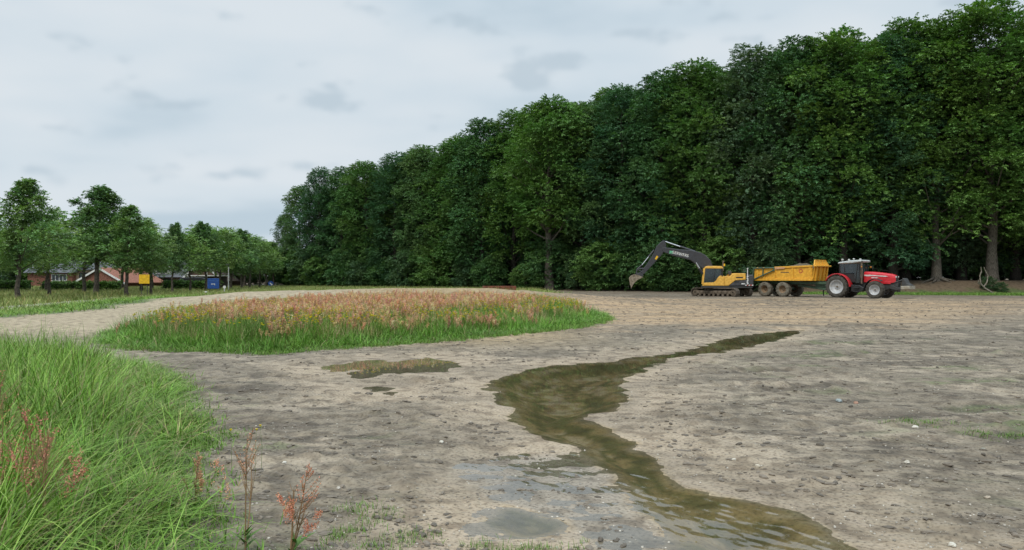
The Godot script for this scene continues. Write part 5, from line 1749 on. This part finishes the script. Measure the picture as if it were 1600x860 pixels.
	for a in [[-32.8, 86.0, 10, "tall pale mast standing next to the blue direction sign"], [-30.5, 86.0, 10, "tall pale mast standing alone between two avenue trunks"]]:
		t = thing("lamp_post", a[3], "lamp post", Vector3(a[0], ground(a[0], a[1]), -a[1]), 0, "pale lamp posts of the avenue")
		s = Shape.new()
		s.tube([Vector3(0, -0.2, 0), Vector3(0, 1.0, 0), Vector3(0, 2.7, 0)], [0.06, 0.055, 0.045], 10)
		obj("post", s, M.white, t)
		s = Shape.new()
		s.tube([Vector3(0, 2.7, 0), Vector3(0, 2.85, 0.2)], [0.05, 0.04], 8)
		s.box(Vector3(0, 2.88, 0.4), Vector3(0.2, 0.1, 0.5), 0.04)
		obj("lamp_head", s, M.darksteel, t)
	t = thing("marker_post", "short white marker post with round top near the lone mast", "post", Vector3(-25.9, ground(-25.9, 72), -72), 0)
	s = Shape.new()
	s.tube([Vector3(0, -0.1, 0), Vector3(0, 0.6, 0)], [0.05, 0.05], 8)
	obj("post", s, M.white, t)
	s = Shape.new()
	s.tube([Vector3(0, 0.68, -0.03), Vector3(0, 0.68, 0.03)], [0.13, 0.13], 14)
	obj("disc", s, M.white, t)
	for i in 3:
		var bs := obj("white_barrel", Shape.new().lathe([Vector2(0.22, 0.0), Vector2(0.27, 0.12), Vector2(0.27, 0.34), Vector2(0.2, 0.46), Vector2(0.001, 0.48)], Vector3.ZERO, Basis(Vector3.RIGHT, -PI / 2), 16), M.white)
		bs.scale = Vector3.ONE * [0.75, 0.5, 0.45][i]
		bs.position = Vector3(-27.2 + i * 0.5, ground(-27.0, 71) - 0.02, -71.0 + i * 0.3)
		tag(bs, "small white rounded marker at the foot of the blue sign", "marker", "white markers under the blue sign")
	# rust coloured box sunk in the cut of the sand heap
	t = thing("rusty_skip", "rust red open steel box half hidden by the sand heap", "container", Vector3(-0.9, 0.4, -56), 6)
	s = Shape.new()
	for z in [-0.7, 0.7]: s.box(Vector3(0, 0.25, z), Vector3(2.2, 0.6, 0.06), 0.01)
	obj("side_panel", s, M.rust, t)
	s = Shape.new()
	for x in [-1.1, 1.1]: s.box(Vector3(x, 0.25, 0), Vector3(0.06, 0.6, 1.4), 0.01)
	s.box(Vector3(0, -0.03, 0), Vector3(2.2, 0.05, 1.4), 0.0)
	obj("end_panel", s, M.rust, t)

# ------------------------------------------------------------------ sky: thin layered overcast
func sky_image() -> ImageTexture:
	var W := 1536
	var Hh := 768
	var im := Image.create(W, Hh, false, Image.FORMAT_RGBF)
	im.fill(Color(0.30, 0.29, 0.27))
	var a := FastNoiseLite.new()
	a.seed = 5; a.frequency = 0.9; a.fractal_octaves = 4
	var b := FastNoiseLite.new()
	b.seed = 9; b.frequency = 2.2; b.fractal_octaves = 5
	for j in Hh / 2:
		var el := PI / 2 - PI * (j + 0.5) / Hh
		var y := sin(el)
		var ce := cos(el)
		for i in W:
			var az := TAU * (i + 0.5) / W
			var x := sin(az) * ce
			var z := -cos(az) * ce
			var q := Vector3(x, 0, z) / (y + 0.16)          # layers seen from below crowd towards the horizon
			var n1 := a.get_noise_3d(q.x * 0.55, 0.0, q.z * 1.0)
			var n2 := b.get_noise_3d(x * 1.5, y * 5.0, z * 1.5)
			var sheet := n1 * 0.6 + n2 * 0.4
			var base := Color(0.525, 0.645, 0.745).lerp(Color(0.68, 0.755, 0.81), pow(1.0 - y, 1.9))
			var c := base.lerp(Color(0.735, 0.79, 0.835), sm(-0.15, 0.4, sheet) * 0.75)
			c = c.lerp(Color(0.475, 0.59, 0.68), sm(0.0, 0.4, -sheet) * 0.8)
			# low detached scud
			var n3 := b.get_noise_3d(x * 3.2 + 7.0, y * 9.0, z * 3.2)
			c = c.lerp(Color(0.485, 0.585, 0.665), sm(0.22, 0.5, n3) * 0.75 * sm(0.05, 0.12, y))
			im.set_pixel(i, j, c * (1.0 + 2.0 * sm(0.33, 0.95, y)))
	return ImageTexture.create_from_image(im)

func make_materials() -> void:
	var m := material("soil", Color.WHITE, 0.92)
	m.vertex_color_use_as_albedo = true
	m.albedo_texture = noise_tex(1024, 0.04, 3, [[0.2, Color(0.64, 0.63, 0.61)], [0.36, Color(0.87, 0.865, 0.86)], [0.6, Color(0.93, 0.93, 0.93)], [0.85, Color(0.97, 0.97, 0.97)]])
	m.uv1_triplanar = true; m.uv1_world_triplanar = true; m.uv1_scale = Vector3.ONE * 0.55
	m.uv2_triplanar = true; m.uv2_world_triplanar = true; m.uv2_scale = Vector3.ONE * 0.13
	m.detail_enabled = true; m.detail_blend_mode = BaseMaterial3D.BLEND_MODE_MUL; m.detail_uv_layer = BaseMaterial3D.DETAIL_UV_2
	m.detail_albedo = noise_tex(1024, 0.02, 8, [[0.24, Color(0.76, 0.745, 0.72)], [0.42, Color(0.92, 0.915, 0.9)], [0.55, Color(0.97, 0.97, 0.96)], [0.8, Color.WHITE]])
	m.heightmap_enabled = true
	m.heightmap_texture = noise_tex(1024, 0.014, 4, [], FastNoiseLite.TYPE_SIMPLEX_SMOOTH, 5)
	m.heightmap_scale = 2.2
	m = material("water", Color(0.075, 0.06, 0.022), 0.02)
	m.albedo_color.a = 0.32
	m.metallic_specular = 0.5
	m.transparency = BaseMaterial3D.TRANSPARENCY_ALPHA
	for e in [["leaf", Color.WHITE, 0.6, Color(0.5, 0.6, 0.2)], ["grass", Color.WHITE, 0.6, Color(0.4, 0.5, 0.2)]]:
		m = material(e[0], e[1], e[2])
		m.vertex_color_use_as_albedo = true
		m.backlight_enabled = true
		m.backlight = e[3]
		m.metallic_specular = 0.35
		m.cull_mode = BaseMaterial3D.CULL_DISABLED
	m = material("pebble", Color.WHITE, 0.85)
	m.vertex_color_use_as_albedo = true
	m = material("stone", Color(0.6, 0.55, 0.48), 0.8)
	grime(m, 1.3, 0.75)
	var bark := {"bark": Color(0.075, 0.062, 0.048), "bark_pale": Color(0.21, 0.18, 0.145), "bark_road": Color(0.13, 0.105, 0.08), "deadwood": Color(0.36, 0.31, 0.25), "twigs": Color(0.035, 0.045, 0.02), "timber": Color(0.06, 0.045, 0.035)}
	for b in bark:
		m = material(b, bark[b], 0.9)
		m.albedo_texture = noise_tex(256, 0.03, 21, [[0.2, Color(0.5, 0.48, 0.46)], [0.7, Color.WHITE]])
		m.uv1_triplanar = true; m.uv1_scale = Vector3(2.0, 0.4, 2.0)
	var paint := {
		"exc_yellow": [Color(0.82, 0.46, 0.075), 0.42], "exc_grey": [Color(0.055, 0.055, 0.06), 0.5], "exc_dark": [Color(0.045, 0.045, 0.052), 0.45], "black": [Color(0.018, 0.018, 0.019), 0.5],
		"darksteel": [Color(0.05, 0.05, 0.05), 0.55], "mudsteel": [Color(0.16, 0.125, 0.09), 0.8], "track": [Color(0.13, 0.105, 0.08), 0.85], "bucket": [Color(0.27, 0.22, 0.16), 0.75],
		"orange": [Color(0.80, 0.41, 0.035), 0.5], "salmon": [Color(0.62, 0.36, 0.20), 0.5], "green": [Color(0.06, 0.115, 0.07), 0.55], "tractor_red": [Color(0.62, 0.025, 0.035), 0.35], "red": [Color(0.5, 0.05, 0.04), 0.5],
		"tyre": [Color(0.075, 0.068, 0.056), 0.9], "tyre_dusty": [Color(0.19, 0.168, 0.13), 0.92], "rim_rust": [Color(0.23, 0.15, 0.085), 0.7], "rim_silver": [Color(0.48, 0.49, 0.51), 0.45], "roof_white": [Color(0.52, 0.55, 0.55), 0.45],
		"white": [Color(0.72, 0.72, 0.72), 0.55], "seat_blue": [Color(0.02, 0.06, 0.11), 0.8], "concrete": [Color(0.36, 0.33, 0.27), 0.9], "earth": [Color(0.10, 0.082, 0.055), 0.95], "asphalt": [Color(0.06, 0.06, 0.06), 0.9],
		"brick": [Color(0.24, 0.10, 0.07), 0.9], "brick_dark": [Color(0.15, 0.09, 0.07), 0.9], "slate": [Color(0.10, 0.105, 0.12), 0.8], "tiles": [Color(0.30, 0.115, 0.07), 0.85], "tiles_dark": [Color(0.13, 0.10, 0.09), 0.85], "cream": [Color(0.55, 0.43, 0.32), 0.9],
		"sign_yellow": [Color(0.86, 0.50, 0.01), 0.5], "blue": [Color(0.012, 0.07, 0.30), 0.5], "pale_blue": [Color(0.06, 0.14, 0.36), 0.5], "logo_green": [Color(0.18, 0.62, 0.36), 0.5], "rust": [Color(0.20, 0.06, 0.03), 0.85], "amber": [Color(0.55, 0.22, 0.02), 0.4], "lens": [Color(0.55, 0.55, 0.52), 0.25]}
	for p in paint: grime(material(p, paint[p][0], paint[p][1]), 0.6, 0.72 if p in ["bucket", "track", "tyre", "tyre_dusty", "mudsteel", "rust", "brick", "tiles"] else 0.9)
	material("chrome", Color(0.62, 0.62, 0.62), 0.25, 0.9)
	m = material("glass", Color(0.03, 0.045, 0.05), 0.04)
	m.albedo_color.a = 0.35
	m.transparency = BaseMaterial3D.TRANSPARENCY_ALPHA
	material("window_glass", Color(0.05, 0.06, 0.07), 0.08)

func _ready() -> void:
	var cam := Camera3D.new()
	cam.name = "camera"
	add_child(cam)
	cam.position = Vector3(0, 1.55, 0)
	cam.rotation_degrees.x = 0.18
	cam.fov = 2.0 * rad_to_deg(atan(430.0 / 1250.0))
	cam.far = 9000.0
	cam.current = true
	var env := Environment.new()
	env.tonemap_mode = Environment.TONE_MAPPER_LINEAR
	env.tonemap_exposure = 1.0
	env.background_mode = Environment.BG_SKY
	env.sdfgi_enabled = true; env.ssao_enabled = true; env.ssil_enabled = true
	var sky := Sky.new()
	var pan := PanoramaSkyMaterial.new()
	pan.panorama = sky_image()
	pan.energy_multiplier = 1.0
	sky.sky_material = pan
	env.sky = sky
	var we := WorldEnvironment.new()
	we.name = "world_environment"
	we.environment = env
	add_child(we)
	var sun := DirectionalLight3D.new()
	sun.name = "sun"
	sun.light_energy = 0.5
	sun.light_color = Color(1.0, 0.965, 0.91)
	sun.light_angular_distance = 14.0
	sun.shadow_enabled = true
	sun.rotation_degrees = Vector3(-52, -38, 0)
	add_child(sun)
	print("sky done ", Time.get_ticks_msec())
	make_materials()
	for e in [[nA, 1, 0.5, 4], [nB, 2, 0.6, 3], [nC, 3, 0.5, 2], [nD, 4, 0.5, 3]]:
		e[0].seed = e[1]; e[0].frequency = e[2]; e[0].fractal_octaves = e[3]
		e[0].noise_type = FastNoiseLite.TYPE_SIMPLEX_SMOOTH
	box_stream = bounds(STREAM, 1.6); box_puddle = bounds(PUDDLE, 1.6); box_small = bounds(PUDDLE_SMALL, 1.2); box_film = bounds(FILM, 0.6); box_bank = bounds(BANK, 1.0); box_turf = bounds(TURF, 0.6)
	build_ground(); print("ground ", Time.get_ticks_msec())
	build_water(); print("water ", Time.get_ticks_msec())
	build_wood(); print("wood ", Time.get_ticks_msec())
	build_road_trees(); print("road trees ", Time.get_ticks_msec())
	build_road()
	build_excavator()
	build_trailer()
	build_tractor(); print("machines ", Time.get_ticks_msec())
	build_grass(); print("grass ", Time.get_ticks_msec())
	build_plants()
	build_stones(); print("stones ", Time.get_ticks_msec())
